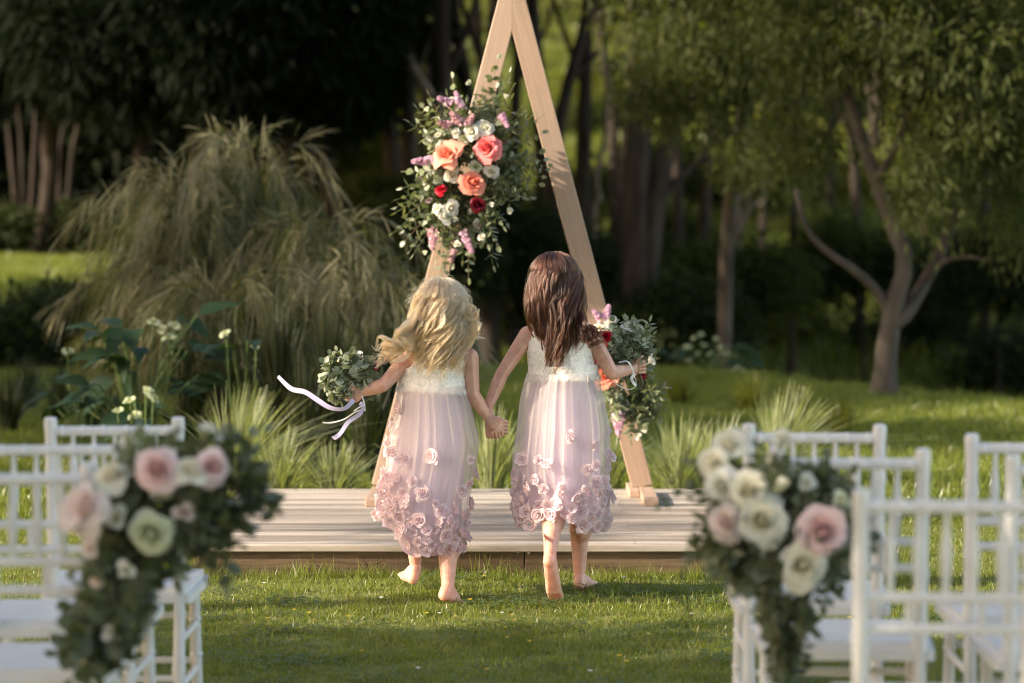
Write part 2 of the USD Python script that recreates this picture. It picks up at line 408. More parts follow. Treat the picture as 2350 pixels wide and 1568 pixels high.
edge = [(tuft(60, 0.10, 0.06, 0.13, 0.0055, 0.5, seed=s, K=4), 'grass_blades') for s in (21, 22, 23)]
pos, sc = [], []
for x in np.arange(DECK[0] - 0.25, DECK[1] + 0.3, 0.055):
    pos.append((x + rng.uniform(-0.03, 0.03), DECK[2] - rng.uniform(0.035, 0.13))); sc.append(rng.choice([0.45, 0.6, 0.8, 1.0], p=[0.6, 0.25, 0.1, 0.05]))
for y in np.arange(DECK[2], DECK[3], 0.07):
    pos.append((DECK[0] - rng.uniform(0.05, 0.12), y)); sc.append(rng.uniform(0.6, 1.1))
    pos.append((DECK[1] + rng.uniform(0.05, 0.12), y)); sc.append(rng.uniform(0.6, 1.1))
for _ in range(26):                                         # odd longer tufts on the lawn
    pos.append((rng.uniform(-1.4, 1.5), rng.uniform(9.0, 11.3))); sc.append(rng.uniform(0.45, 0.65))
pos = np.array(pos)
scatter('long_grass', None, edge, np.column_stack([pos, ground_z(pos[:, 0], pos[:, 1])]), rotz(rng.uniform(0, 6.28, len(pos))), np.array(sc), rng.integers(0, 3, len(pos)), kind='stuff', label='longer untrimmed grass along the foot of the deck', cat='grass')

far = [(tuft(420, 0.32, 0.04, 0.085, 0.009, seed=s), 'grass_blades') for s in (31, 32, 33)]
pos = []
for gx_ in np.arange(-9, 9, 0.42):
    for gy_ in np.arange(13.8, 42, 0.42):
        x, y = gx_ + rng.uniform(-0.15, 0.15), gy_ + rng.uniform(-0.15, 0.15)
        if abs(x) < 0.2 * y + 0.6:
            pos.append((x, y))
pos = np.array(pos)
scatter('far_grass', None, far, np.column_stack([pos, ground_z(pos[:, 0], pos[:, 1])]), rotz(rng.uniform(0, 6.28, len(pos))), rng.uniform(0.85, 1.25, len(pos)), rng.integers(0, 3, len(pos)), kind='stuff', label='grass of the lawn behind the deck', cat='grass')
wild = [(tuft(260, 0.8, 0.10, 0.40, 0.03, seed=s), m) for s, m in ((41, 'grass_blades'), (42, 'grass_blades'), (43, 'yellow_leaves'))]
pos = []
for gx_ in np.arange(-26, 26, 0.95):
    for gy_ in np.arange(32, 104, 1.15):
        x, y = gx_ + rng.uniform(-0.4, 0.4), gy_ + rng.uniform(-0.4, 0.4)
        if abs(x) < 0.2 * y + 2 and (x > -2.5 or y > 45):
            pos.append((x, y))
pos = np.array(pos)
scatter('hill_grass', None, wild, np.column_stack([pos, ground_z(pos[:, 0], pos[:, 1])]), rotz(rng.uniform(0, 6.28, len(pos))), rng.uniform(0.8, 1.4, len(pos)), rng.integers(0, 3, len(pos)), kind='stuff', label='rough grass on the hillside under the trees', cat='grass')

# small flowers and fallen leaves in the lawn
mb, mb2 = MB(), MB()
for k in range(46):
    x, y = rng.uniform(-1.5, 1.6), rng.uniform(8.9, 11.3)
    c = np.array([x, y, 0.036 + rng.uniform(0, 0.010)])
    a = np.arange(5) * 2 * np.pi / 5 + rng.uniform(0, 1)
    r = 0.006 + 0.002 * rng.random()
    d = np.stack([np.cos(a), np.sin(a), 0.7 * np.ones(5)], 1)
    (mb if k % 3 else mb2).add(leaf_cards(np.repeat(c[None], 5, 0), d, np.tile([0, 0, 1.0], (5, 1)), r * 1.5, r * 1.5, 'round', rows=2))
plain('buttercup', (0.62, 0.42, 0.03), 0.4)
plain('daisy', (0.72, 0.72, 0.66), 0.5)
tag(obj('buttercups', mb, 'buttercup'), 'tiny yellow buttercups dotted over the lawn', 'flowers', kind='stuff')
tag(obj('daisies', mb2, 'daisy'), 'tiny white daisies dotted over the lawn', 'flowers', kind='stuff')

# ================================================================ trees and shrubs
def clump(n, R, L, Wd, droop=0.0, shape='long', seed=0, rows=2):
    """A handful of leaves within a ball of radius R."""
    r = np.random.default_rng(seed)
    c = rand_dirs(n, r) * (R * r.uniform(0.15, 1.0, n) ** 0.6)[:, None]
    d = unit(unit(c) * (1 - droop) + rand_dirs(n, r) * 0.7 * (1 - 0.5 * droop) + np.array([0, 0, -1.6]) * droop)
    nrm = unit(np.array([0, 0, 1.0]) + rand_dirs(n, r) * 0.9)
    return leaf_cards(c, d, nrm, L * r.uniform(0.7, 1.3, n), Wd * r.uniform(0.7, 1.3, n), shape, rows=rows)


CL = {'small': [clump(70, 0.40, 0.13, 0.060, 0.1, seed=s) for s in (1, 2, 3)],
      'gum': [clump(80, 0.45, 0.15, 0.046, 0.38, seed=s) for s in (4, 5, 6)],
      'big': [clump(46, 0.62, 0.32, 0.17, 0.15, seed=s) for s in (7, 8, 9)],
      'fine': [clump(80, 0.26, 0.085, 0.045, 0.0, seed=s) for s in (10, 11, 12)],
      'needle': [clump(110, 0.50, 0.26, 0.05, 0.25, seed=s) for s in (13, 14, 15)]}


def crown(parent, blobs, n, kind, mat_, size=1.0, shell=0.45, name='crown', base=(0, 0, 0), seed=1):
    """Leaf clumps through the volume of some ellipsoids, thicker towards their outside."""
    r = np.random.default_rng(seed)
    vol = np.array([np.prod(b[1]) ** 0.8 for b in blobs]); vol = vol / vol.sum()
    which = r.choice(len(blobs), n, p=vol)
    c = np.array([b[0] for b in blobs], float)[which]; e = np.array([b[1] for b in blobs], float)[which]
    p = c + rand_dirs(n, r) * e * (r.uniform(0, 1, n) ** shell)[:, None]
    p += (np.stack([meshkit.noise(p * 0.8, s) for s in (1, 2, 3)], -1) - 0.5) * e * 0.35
    return scatter(name, parent, [(m_, mat_) for m_ in CL[kind]], p - np.asarray(base), rotz(r.uniform(0, 6.28, n)), size * r.uniform(0.7, 1.35, n), r.integers(0, 3, n), kind='stuff')


def limb(points, r0, r1, n=14, sides=9, wob=0.12):
    p = spline(points, n)
    rad = np.linspace(r0, r1, n) * (1 + wob * (meshkit.noise(p * 2.3, 9) - 0.5) * 2)
    rad[0] *= 1.25
    return tube(p, rad, sides)


def tree(name, label, cat, base, stems, blobs, n, kind, leaf_mat, bark, size=1.0, group=None, seed=1, shell=0.45):
    """stems: (points, r0, r1); the first is the trunk, the others branches. Points in world space."""
    base = np.asarray(base, float)
    t = thing(name, label, cat, group, base)
    for q, (pts, r0, r1) in enumerate(stems):
        obj('trunk' if q == 0 else 'branch', limb(np.asarray(pts, float) - base, r0, r1), bark, t, smooth=True)
    if blobs:
        crown(t, blobs, n, kind, leaf_mat, size, shell, base=base, seed=seed)
    return t


def gz(x, y):
    return float(ground_z(np.array([x]), np.array([y]))[0])


def root(px, d):
    x = (px - 1175) / PX * d
    return np.array([x, d, gz(x, d) - 0.05])


# the forked tree on the lip of the lawn, right
D = 22.6
b = root(2030, D)
fork = W(2046, 735, D)
tree('gum_tree', 'forked grey-barked tree on the lip of the lawn at the right, its long leaves hanging', 'tree', b,
     [([b, W(2032, 830, D), fork, W(2062, 660, D), W(2080, 595, D), W(2030, 470, D + 0.3), W(1985, 340, D + 0.5), W(1940, 200, D + .6), W(1900, 40, D + .8), W(1880, -150, D + 1)], 0.105, 0.03),
      ([fork, W(2015, 672, D), W(1960, 620, D - .2), W(1905, 582, D - .3), W(1852, 527, D - .4), W(1828, 435, D - .5)], 0.050, 0.018),
      ([W(2048, 745, D), W(2080, 720, D), W(2118, 655, D + .2), W(2175, 545, D + .4), W(2215, 412, D + .5), W(2240, 250, D + .6), W(2300, 60, D + .7)], 0.07, 0.03),
      ([W(2115, 660, D + .2), W(2160, 605, D + .1), W(2215, 590, D), W(2270, 598, D - .1)], 0.030, 0.012),
      ([W(2010, 420, D + .4), W(2060, 330, D), W(2110, 190, D - .4), W(2050, 90, D - .8), W(1960, 20, D - 1.0)], 0.04, 0.02)],
     [(W(2160, 60, D - .3), (1.1, 1.5, .55)), (W(2280, 200, D), (.75, 1.4, .8)), (W(2150, 330, D - .5), (.42, .9, .62)), (W(2110, 440, D - 1), (.22, .6, .42)), (W(1900, 60, D), (.9, 1.4, .5)), (W(2330, 430, D), (.35, 1.0, .7)), (W(1850, 330, D + .8), (.5, .8, .3)), (W(2050, -250, D), (2.2, 2.5, .9))],
     560, 'gum', 'gum_leaves', 'bark_grey', 0.60, seed=3)
D = 27.0
b = root(1660, D + 6)
tree('gum_tree', 'pale-leaved gum hanging over the gully left of the forked tree', 'tree', b,
     [([b, W(1668, 560, D + 5), W(1700, 330, D + 3), W(1690, 150, D + 1), W(1650, -150, D)], 0.09, 0.05),
      ([W(1700, 330, D + 3), W(1760, 300, D + 1), W(1835, 215, D - .2), W(1925, 120, D - .6), W(1935, 40, D - .6)], 0.04, 0.02),
      ([W(1690, 200, D + 1.4), W(1560, 120, D), W(1480, 60, D - .5)], 0.035, 0.015)],
     [(W(1560, 95, D), (.62, 1.2, .75)), (W(1690, 60, D), (.7, 1.2, .7)), (W(1500, 190, D), (.30, .8, .42)), (W(1620, 235, D), (.42, .9, .32)), (W(1780, 180, D), (.5, 1, .42)), (W(1800, 20, D), (.7, 1.2, .5)), (W(1640, -250, D), (2.2, 2.2, 1.0)), (W(1780, 380, D + 2), (.5, .9, .25))],
     430, 'gum', 'gum_leaves', 'bark_grey', 0.72, seed=4)

# dark twin trunk in the middle distance
D = 34.0
b = root(1472, D)
tree('oak_tree', 'tall tree with two thick dark trunks standing in the gully right of the arch', 'tree', b,
     [([b, W(1462, 650, D), W(1462, 500, D), W(1468, 350, D), W(1480, 200, D), W(1492, 30, D), W(1500, -250, D)], 0.19, 0.12),
      ([W(1480, 720, D), W(1492, 560, D), W(1512, 430, D), W(1545, 280, D), W(1568, 180, D), W(1600, -100, D)], 0.15, 0.09),
      ([W(1506, 470, D), W(1560, 410, D), W(1625, 345, D), W(1690, 300, D)], 0.06, 0.03)],
     [(W(1500, -330, D), (3.4, 3.0, 1.4)), (W(1400, -200, D + 1), (1.5, 1.5, .8))], 420, 'small', 'bush_leaves', 'bark_dark', 1.1, seed=5)

# the row of bare trunks seen through the arch
TR = [(900, 41, 42, -6, -40), (939, 40, 40, 0, 0), (1010, 38, 60, 4, 8), (1070, 44, 40, -30, 20), (1128, 36, 48, 10, 0), (1182, 46, 30, 12, 6), (1243, 42, 42, -20, -8), (1290, 39, 34, 60, 20), (1341, 45, 38, 8, 6), (1108, 52, 26, -14, 10), (975, 55, 24, 26, 0), (1400, 50, 26, -30, 14), (868, 47, 30, -30, 10)]
TR.sort()
ORD = ['first', 'second', 'third', 'fourth', 'fifth', 'sixth', 'seventh', 'eighth', 'ninth', 'tenth', 'eleventh', 'twelfth', 'thirteenth']
for q, (px, d, wpx, lean, mid) in enumerate(TR):
    b = root(px - lean * 0.5, d); r = wpx * d / PX / 2
    top = W(px + lean * 2.2, -420, d)
    x, y = b[0], d
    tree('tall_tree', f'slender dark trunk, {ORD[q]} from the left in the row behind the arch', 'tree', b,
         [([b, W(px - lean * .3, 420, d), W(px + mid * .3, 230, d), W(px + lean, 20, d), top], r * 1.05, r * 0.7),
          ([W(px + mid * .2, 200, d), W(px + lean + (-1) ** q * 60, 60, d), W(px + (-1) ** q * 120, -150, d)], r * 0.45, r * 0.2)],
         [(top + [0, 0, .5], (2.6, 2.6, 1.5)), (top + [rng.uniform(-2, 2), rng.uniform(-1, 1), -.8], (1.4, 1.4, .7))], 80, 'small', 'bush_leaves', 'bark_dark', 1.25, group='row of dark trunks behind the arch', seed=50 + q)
hp_ = np.random.default_rng(91)
for q, (px, d) in enumerate(((1418, 48), (1560, 52), (1610, 46), (1640, 58), (1750, 50), (1815, 44), (1905, 55), (1970, 48), (2130, 52), (2260, 46))):
    b = root(px, d); r = hp_.uniform(.06, .11); l = hp_.uniform(-40, 40)
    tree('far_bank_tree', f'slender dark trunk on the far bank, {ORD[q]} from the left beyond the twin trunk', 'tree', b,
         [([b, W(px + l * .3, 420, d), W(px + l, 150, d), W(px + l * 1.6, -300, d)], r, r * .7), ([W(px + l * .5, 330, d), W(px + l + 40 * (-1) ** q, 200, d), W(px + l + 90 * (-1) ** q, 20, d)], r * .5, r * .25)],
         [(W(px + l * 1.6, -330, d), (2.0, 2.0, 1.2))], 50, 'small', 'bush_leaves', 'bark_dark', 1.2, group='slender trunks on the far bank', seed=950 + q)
# brown leaning bough left of the arch
D = 37.0
tree('leaning_tree', 'leaning orange-brown bough crossing the dark trunks left of the arch', 'tree', root(1012, D),
     [([root(1012, D), W(1004, 300, D), W(992, 235, D), W(960, 180, D), W(930, 130, D), W(890, 60, D), W(850, -80, D)], 0.10, 0.06)], [], 0, 'small', 'bush_leaves', 'bark_pale')
# small sunlit trunks on the far bank
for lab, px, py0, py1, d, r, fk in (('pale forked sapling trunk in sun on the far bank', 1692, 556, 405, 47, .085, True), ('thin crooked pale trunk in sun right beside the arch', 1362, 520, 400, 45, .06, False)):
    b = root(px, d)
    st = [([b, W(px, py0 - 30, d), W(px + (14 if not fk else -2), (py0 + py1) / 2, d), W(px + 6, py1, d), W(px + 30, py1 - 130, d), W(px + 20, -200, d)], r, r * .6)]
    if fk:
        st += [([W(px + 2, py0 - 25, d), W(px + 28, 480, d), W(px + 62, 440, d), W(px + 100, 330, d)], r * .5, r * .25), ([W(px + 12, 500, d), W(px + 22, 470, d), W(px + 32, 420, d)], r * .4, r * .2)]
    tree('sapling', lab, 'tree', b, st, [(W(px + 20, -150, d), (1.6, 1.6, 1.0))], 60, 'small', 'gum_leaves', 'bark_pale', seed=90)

# pale multi-stemmed trees under the dark crowns, left
for q, (px, d, stems_) in enumerate(((60, 38, [(-35, -50), (-10, -30), (22, 30)]), (130, 39, [(-30, 10), (10, 60), (40, 110)]))):
    b = root(px, d)
    st = []
    for s0, s1 in stems_:
        st.append(([b + [s0 * .002, 0, 0], W(px + s0 * .7, 440, d), W(px + s0, 330, d), W(px + s0 * .6 + s1 * .5, 200, d), W(px + s1, 20, d), W(px + s1 * 1.5, -300, d)], 0.045 + .035 * ((s0 * 7 + s1 * 3) % 10) / 10, 0.035))
    tree('multi_stem_tree', ('pale multi-stemmed tree at the far left edge under dark crowns', 'pale multi-stemmed tree leaning apart, left of the feathery grass')[q], 'tree', b, st,
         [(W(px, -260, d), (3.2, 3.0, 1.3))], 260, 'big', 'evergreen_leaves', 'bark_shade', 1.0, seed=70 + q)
# the black evergreen crowns, upper left
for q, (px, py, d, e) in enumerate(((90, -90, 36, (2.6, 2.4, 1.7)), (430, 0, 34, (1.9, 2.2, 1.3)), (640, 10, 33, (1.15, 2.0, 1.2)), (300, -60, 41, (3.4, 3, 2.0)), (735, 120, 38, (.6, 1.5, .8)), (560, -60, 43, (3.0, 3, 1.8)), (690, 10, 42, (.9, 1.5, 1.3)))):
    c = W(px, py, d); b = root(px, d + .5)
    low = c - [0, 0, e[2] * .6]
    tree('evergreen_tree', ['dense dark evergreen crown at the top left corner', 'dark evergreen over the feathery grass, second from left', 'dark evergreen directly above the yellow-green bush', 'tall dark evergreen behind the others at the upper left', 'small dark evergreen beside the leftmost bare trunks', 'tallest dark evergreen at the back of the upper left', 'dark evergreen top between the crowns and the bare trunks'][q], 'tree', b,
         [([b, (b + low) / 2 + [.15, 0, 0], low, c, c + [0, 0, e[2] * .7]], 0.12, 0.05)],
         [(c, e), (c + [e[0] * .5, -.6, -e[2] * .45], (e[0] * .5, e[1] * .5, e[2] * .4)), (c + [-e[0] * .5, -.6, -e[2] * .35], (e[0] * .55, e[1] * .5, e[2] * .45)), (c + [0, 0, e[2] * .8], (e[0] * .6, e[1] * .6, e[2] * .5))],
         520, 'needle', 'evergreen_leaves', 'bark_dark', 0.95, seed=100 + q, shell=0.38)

# trees that fill the hillside behind
hill_r = np.random.default_rng(77)
for q in range(32):
    if q < 12:
        px, d = hill_r.uniform(820, 1520), hill_r.uniform(86, 102)
    elif q < 29:
        px, d = hill_r.uniform(1500, 2550), hill_r.uniform(54, 98)
    else:
        px, d = hill_r.uniform(-150, 250), hill_r.uniform(48, 55)
    b = root(px, d); h = hill_r.uniform(6.5, 10)
    c = b + [hill_r.uniform(-.5, .5), 0, h]
    e = np.array([hill_r.uniform(2.2, 3.4), 2.6, hill_r.uniform(1.8, 2.8)])
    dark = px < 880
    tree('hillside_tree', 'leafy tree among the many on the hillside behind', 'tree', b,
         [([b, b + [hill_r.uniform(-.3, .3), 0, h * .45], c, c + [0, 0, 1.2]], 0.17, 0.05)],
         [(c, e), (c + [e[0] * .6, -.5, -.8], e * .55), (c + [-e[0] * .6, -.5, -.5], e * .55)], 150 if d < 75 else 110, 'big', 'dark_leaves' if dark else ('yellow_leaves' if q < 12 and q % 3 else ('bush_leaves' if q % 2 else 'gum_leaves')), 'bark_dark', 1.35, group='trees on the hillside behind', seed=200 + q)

# shrubs
def shrub(name, label, px, py, d, e, n, kind, mat_, size=1.0, seed=1, cat='shrub', group=None):
    x = (px - 1175) / PX * d
    b = np.array([x, d, gz(x, d)]); c = W(px, py, d)
    t = thing(name, label, cat, group, b)
    obj('stem', tube(np.array([[0, 0, -.05], [0.02, 0, (c[2] - b[2]) * .5 + .05], [0, .02, c[2] - b[2]]]), [.03, .02, .012], 6), 'bark_dark', t)
    crown(t, [(c, e), (c + [e[0] * .5, -e[1] * .3, -e[2] * .4], np.array(e) * .6), (c + [-e[0] * .55, -e[1] * .3, -e[2] * .45], np.array(e) * .55)], n, kind, mat_, size, base=b, seed=seed)


shrub('hedge_shrub', 'rounded yellow-green bush in sun between the feathery grass and the dark evergreen', 770, 375, 43, (.95, .9, .62), 260, 'fine', 'yellow_leaves', 1.0, 300)
shrub('hedge_shrub', 'lower olive bush spilling right below the yellow-green bush', 850, 500, 40, (.8, .8, .5), 170, 'fine', 'bush_leaves', 1.1, 301)
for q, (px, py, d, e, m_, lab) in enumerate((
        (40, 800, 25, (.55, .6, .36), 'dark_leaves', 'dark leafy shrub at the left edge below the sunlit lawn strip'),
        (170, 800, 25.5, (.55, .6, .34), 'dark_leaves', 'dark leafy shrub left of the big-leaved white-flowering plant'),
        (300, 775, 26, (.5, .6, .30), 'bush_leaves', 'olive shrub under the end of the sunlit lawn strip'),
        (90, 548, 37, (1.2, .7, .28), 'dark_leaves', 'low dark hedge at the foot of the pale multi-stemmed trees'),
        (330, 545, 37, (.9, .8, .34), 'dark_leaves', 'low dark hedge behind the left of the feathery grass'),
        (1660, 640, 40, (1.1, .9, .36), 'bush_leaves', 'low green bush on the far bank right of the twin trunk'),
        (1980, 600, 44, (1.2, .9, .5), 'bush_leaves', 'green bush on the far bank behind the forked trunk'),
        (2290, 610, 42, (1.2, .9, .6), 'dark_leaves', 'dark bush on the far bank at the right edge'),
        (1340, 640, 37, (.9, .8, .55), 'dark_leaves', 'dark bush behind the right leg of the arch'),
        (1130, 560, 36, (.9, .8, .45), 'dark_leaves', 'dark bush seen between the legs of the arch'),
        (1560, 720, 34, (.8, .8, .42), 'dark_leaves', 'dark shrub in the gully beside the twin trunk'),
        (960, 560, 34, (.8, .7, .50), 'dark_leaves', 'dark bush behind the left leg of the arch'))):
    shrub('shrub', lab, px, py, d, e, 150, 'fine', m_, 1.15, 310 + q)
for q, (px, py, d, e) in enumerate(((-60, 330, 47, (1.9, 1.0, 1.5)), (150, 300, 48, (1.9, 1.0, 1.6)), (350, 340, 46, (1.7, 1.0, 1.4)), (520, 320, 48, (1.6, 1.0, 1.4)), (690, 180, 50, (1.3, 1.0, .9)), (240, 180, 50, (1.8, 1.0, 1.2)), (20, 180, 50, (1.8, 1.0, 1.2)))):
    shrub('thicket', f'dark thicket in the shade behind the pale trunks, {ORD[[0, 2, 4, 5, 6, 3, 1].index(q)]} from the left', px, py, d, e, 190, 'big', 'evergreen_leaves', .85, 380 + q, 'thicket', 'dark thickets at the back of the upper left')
for q in range(26):
    d = hill_r.uniform(42, 80); px = hill_r.uniform(850, 2450); b = root(px, d)
    e = np.array([hill_r.uniform(.7, 1.6), .9, hill_r.uniform(.4, .9)])
    t = thing('hillside_bush', 'small bush among others on the hillside between the trunks', 'bush', 'bushes on the hillside', b)
    crown(t, [(b + [0, 0, e[2] * .6], e)], 70, 'fine', ('yellow_leaves', 'bush_leaves', 'dark_leaves')[q % 3], 1.6, base=b, seed=400 + q)

# trees left of the picture, whose shade lies across the chairs and the garden
def shade_tree(label, blobs, n, size, seed, kind='big'):
    c0 = np.array(blobs[0][0], float); b = np.array([c0[0], c0[1], gz(c0[0], c0[1]) - .05])
    tree('shade_tree', label, 'tree', b, [([b, (b + c0) / 2 + [.1, 0, 0], c0, c0 + [0, 0, 1]], .2, .06)], blobs, n, kind, 'bush_leaves', 'bark_dark', size, seed=seed)


shade_tree('spreading tree left of the chairs, outside the picture, shading the front of the lawn', [((-10.5, 4.9, 4.8), (2.2, 2.3, 2.4)), ((-10.5, 2.6, 4.2), (2, 2.4, 2.6)), ((-10.5, 7.0, 3.6), (1.4, .9, .8)), ((-10, 0, 4), (2.4, 2.6, 2.8))], 430, .95, 501)
shade_tree('young tree left of the deck, outside the picture, dappling the lower lawn', [((-10.0, 8.42, 4.72), (.40, .12, .03)), ((-10.0, 9.7, 4.75), (.5, .55, .16)), ((-10.0, 10.4, 4.7), (.5, .3, .1))], 13, .30, 502)
for q, (x, y, z, e) in enumerate(((-12.5, 14.4, 5.2, (2.0, 1.9, 2.6)), (-13.5, 18.5, 6.0, (2.2, 2.3, 3.0)), (-14, 23, 6.4, (2.2, 2.5, 3.2)), (-14, 26.6, 7, (2.0, 2.0, 3.4)))):
    shade_tree(f'leafy tree left of the garden, outside the picture, {ORD[q]} beyond the chairs', [((x, y, z), e), ((x + .5, y - 1.0, z - e[2] * .8), (1.2, 1.3, 1.0))] + ([((x, y, 9.0), (2.0, 1.6, .9))] if q == 1 else []), (30, 100, 240, 280)[q], 1.1, 510 + q)
# ================================================================ deck
dk = thing('deck', 'low weathered timber deck of long boards set on the lawn', 'deck', None, (0.04, 12.7, 0))
DX0, DX1, DY0, DY1, DZ = DECK
NB = 20
pitch = (DY1 - DY0) / NB
dr = np.random.default_rng(5)
for k in range(NB):
    y = DY0 + (k + .5) * pitch
    l = dr.uniform(-.012, .012)
    ex = dr.uniform(-.006, .006)
    b = rbox(DX1 - DX0 + ex, pitch - .007, .032, .005)
    b.apply_transform(trimesh.transformations.rotation_matrix(dr.normal(0, .006), [1, 0, 0]))
    b.apply_translation([(DX0 + DX1) / 2 - .04 + l * .4, y - 12.7, DZ - .016 + dr.uniform(-.0015, .0015)])
    obj('board', b, 'deck_wood', dk)
    for x in (DX0 + .06, -.42, .50, DX1 - .06):
        for e in (-.028, .028):
            sc_ = trimesh.creation.cylinder(.0032, .003, sections=8)
            sc_.apply_translation([x - .04 + dr.uniform(-.006, .006), y - 12.7 + e + dr.uniform(-.004, .004), DZ + .0004])
            obj('screw', sc_, 'screw_dark', dk)
zb, hb = DZ - .034, DZ - .034 + .03
xs = (1204 - 1175) / PX * DY0
for x0, x1 in ((DX0 + .03, xs - .002), (xs + .002, DX1 - .03)):
    b = rbox(x1 - x0, .045, hb, .003)
    b.apply_translation([(x0 + x1) / 2 - .04, DY0 + .045 - 12.7, zb - hb / 2])
    obj('bearer', b, 'bearer_wood', dk)
for x in (DX0 + .03, DX1 - .03):
    b = rbox(.045, DY1 - DY0 - .16, hb - .002, .003)
    b.apply_translation([x - .04, 12.73, zb - hb / 2 - .001])
    b.apply_translation([0, -12.7, 0])
    obj('side_bearer', b, 'bearer_wood', dk)
for px, py in ((1189, 1266), (1213, 1269), (1420, 1262), (620, 1262)):
    c = W(px, py, DY0 + .0205)
    s = trimesh.creation.cylinder(.0055, .006, sections=12)
    s.apply_transform(trimesh.transformations.rotation_matrix(np.pi / 2, [1, 0, 0]))
    s.apply_translation(c - [.04, 12.7, 0])
    obj('screw', s, 'screw_metal', dk)

# ================================================================ triangular arch
AD = 13.62                         # its distance
at = thing('wooden_arch', 'tall triangular wedding arch of two planed timbers meeting at a point', 'arch', None, (0, AD, DZ))
Ao = np.array([0, AD, DZ])


def timber(p0, p1, w, th, ends=None):
    """A straight timber with its wide face to the front (-y)."""
    p0, p1 = np.asarray(p0, float), np.asarray(p1, float)
    d = p1 - p0; L = np.linalg.norm(d)
    b = rbox(w, th, L, .003)
    z = d / L; y = np.array([0, 1.0, 0]); x = np.cross(y, z)
    T = np.eye(4); T[:3, 0], T[:3, 1], T[:3, 2] = x, y, z
    return b, T, (p0 + p1) / 2


def placed_obj(name, b, T, c, mat_, parent):
    """The piece keeps its own axes, so that its grain runs along it."""
    p = obj(name, b, mat_, parent)
    T = T.copy(); T[:3, 3] = c
    UsdGeom.Xformable(p).AddTransformOp().Set(Gf.Matrix4d(*T.T.ravel().tolist()))
    return p


wL, thL = .102, .045
apex = W(1175, -24, AD) - Ao
for s, pb in ((-1, W(877, 1128, AD)), (1, W(1474, 1128, AD))):
    foot_c = pb - Ao; foot_c[2] = .036
    d = unit(apex - foot_c)
    # plane the top so that the two meet on the centre line
    x = np.cross([0, 1.0, 0], d)
    top = apex + s * np.abs(x) * [1, 0, 0] * (wL / 2) * 1.02 - d * .0
    L = np.linalg.norm(top - foot_c) + .25
    b = rbox(wL, thL, L, .003)
    T = np.eye(4); T[:3, 0], T[:3, 1], T[:3, 2] = x, [0, 1, 0], d
    c = foot_c + d * L / 2
    b.apply_transform(T); b.apply_translation(c)
    b = b.slice_plane([0, 0, 0.0365], [0, 0, 1], cap=True)
    b = b.slice_plane([apex[0] + s * .0008, 0, 0], [s, 0, 0], cap=True)
    b = b.slice_plane([0, 0, apex[2] + .04], [0, 0, -1], cap=True)
    Ti = np.eye(4); Ti[:3, :3] = T[:3, :3].T
    b.apply_translation(-c); b.apply_transform(Ti)
    placed_obj('leg', b, T, c, 'arch_wood', at)
    f = rbox(.036, .068, .62, .003)
    T2 = np.eye(4); T2[:3, 0], T2[:3, 1], T2[:3, 2] = [0, 0, 1], [1, 0, 0], [0, 1, 0]
    placed_obj('foot', f, T2, [foot_c[0] + s * .016, -.35 + .06 if s < 0 else -.32 + .06, .0185], 'arch_wood', at)
    g = rbox(.034, .05, .40, .003)
    placed_obj('foot_block', g, T2, [foot_c[0] - s * .045, .02, .0175], 'arch_wood', at)

# ================================================================ flowers
def rose(R, seed=0, petals=22, openness=1.0, ruffle=0.05, nu=5, nv=5):
    """A many-petalled bloom opening along +z."""
    r = np.random.default_rng(seed)
    mb = MB(); ph = r.uniform(0, 6)
    u = np.linspace(-1, 1, nu); v = np.linspace(0, 1, nv)
    Ug, Vg = np.meshgrid(u, v, indexing='ij')
    q = (np.arange(nu - 1)[:, None] * nv + np.arange(nv - 1)[None]).ravel()
    F = np.stack([q, q + nv, q + nv + 1, q + 1], 1)
    for k in range(petals):
        t = k / (petals - 1)
        ph += 2.39996 + r.normal(0, .2)
        tilt = (.05 + 1.15 * t ** 1.3 * openness) + r.normal(0, .06)
        ln = R * (1.0 + .12 * r.normal()) * (.82 + .25 * t)
        vv = Vg * (1 - .30 * Ug ** 2 * Vg)
        s = vv * ln
        bend = tilt * (.35 + .65 * vv) + .55 * t * np.clip(vv - .7, 0, 1) * 3
        rad = R * (.05 + .10 * t) + s * np.sin(bend) * .92 + R * .16 * np.sin(np.pi * vv) * (1 - .3 * t)
        z = s * np.cos(bend) * .95 - R * .05 * t
        w = (.55 + .75 * np.sin(np.pi * np.clip(vv, 0, 1) * .62)) * (1.15 - .35 * t)
        rad = rad * (1 - .88 * np.clip(1 - t * 2.4, 0, 1) * vv ** 1.3)      # the heart stays closed
        z = z + R * .22 * np.clip(1 - t * 2.0, 0, 1)
        phi = ph + Ug * w
        rad = rad * (1 + ruffle * np.sin(phi * 9 + k) * vv ** 2) + R * .04 * Ug * (1 if k % 2 else -1) * vv
        z = z + R * ruffle * 1.2 * np.sin(phi * 7 + 2 * k) * vv ** 3
        P = np.stack([rad * np.cos(phi), rad * np.sin(phi), z], -1).reshape(-1, 3)
        mb.add((P, F), np.clip(.15 + .75 * t + .25 * (vv.ravel() - .5), 0, 1))
    return mb


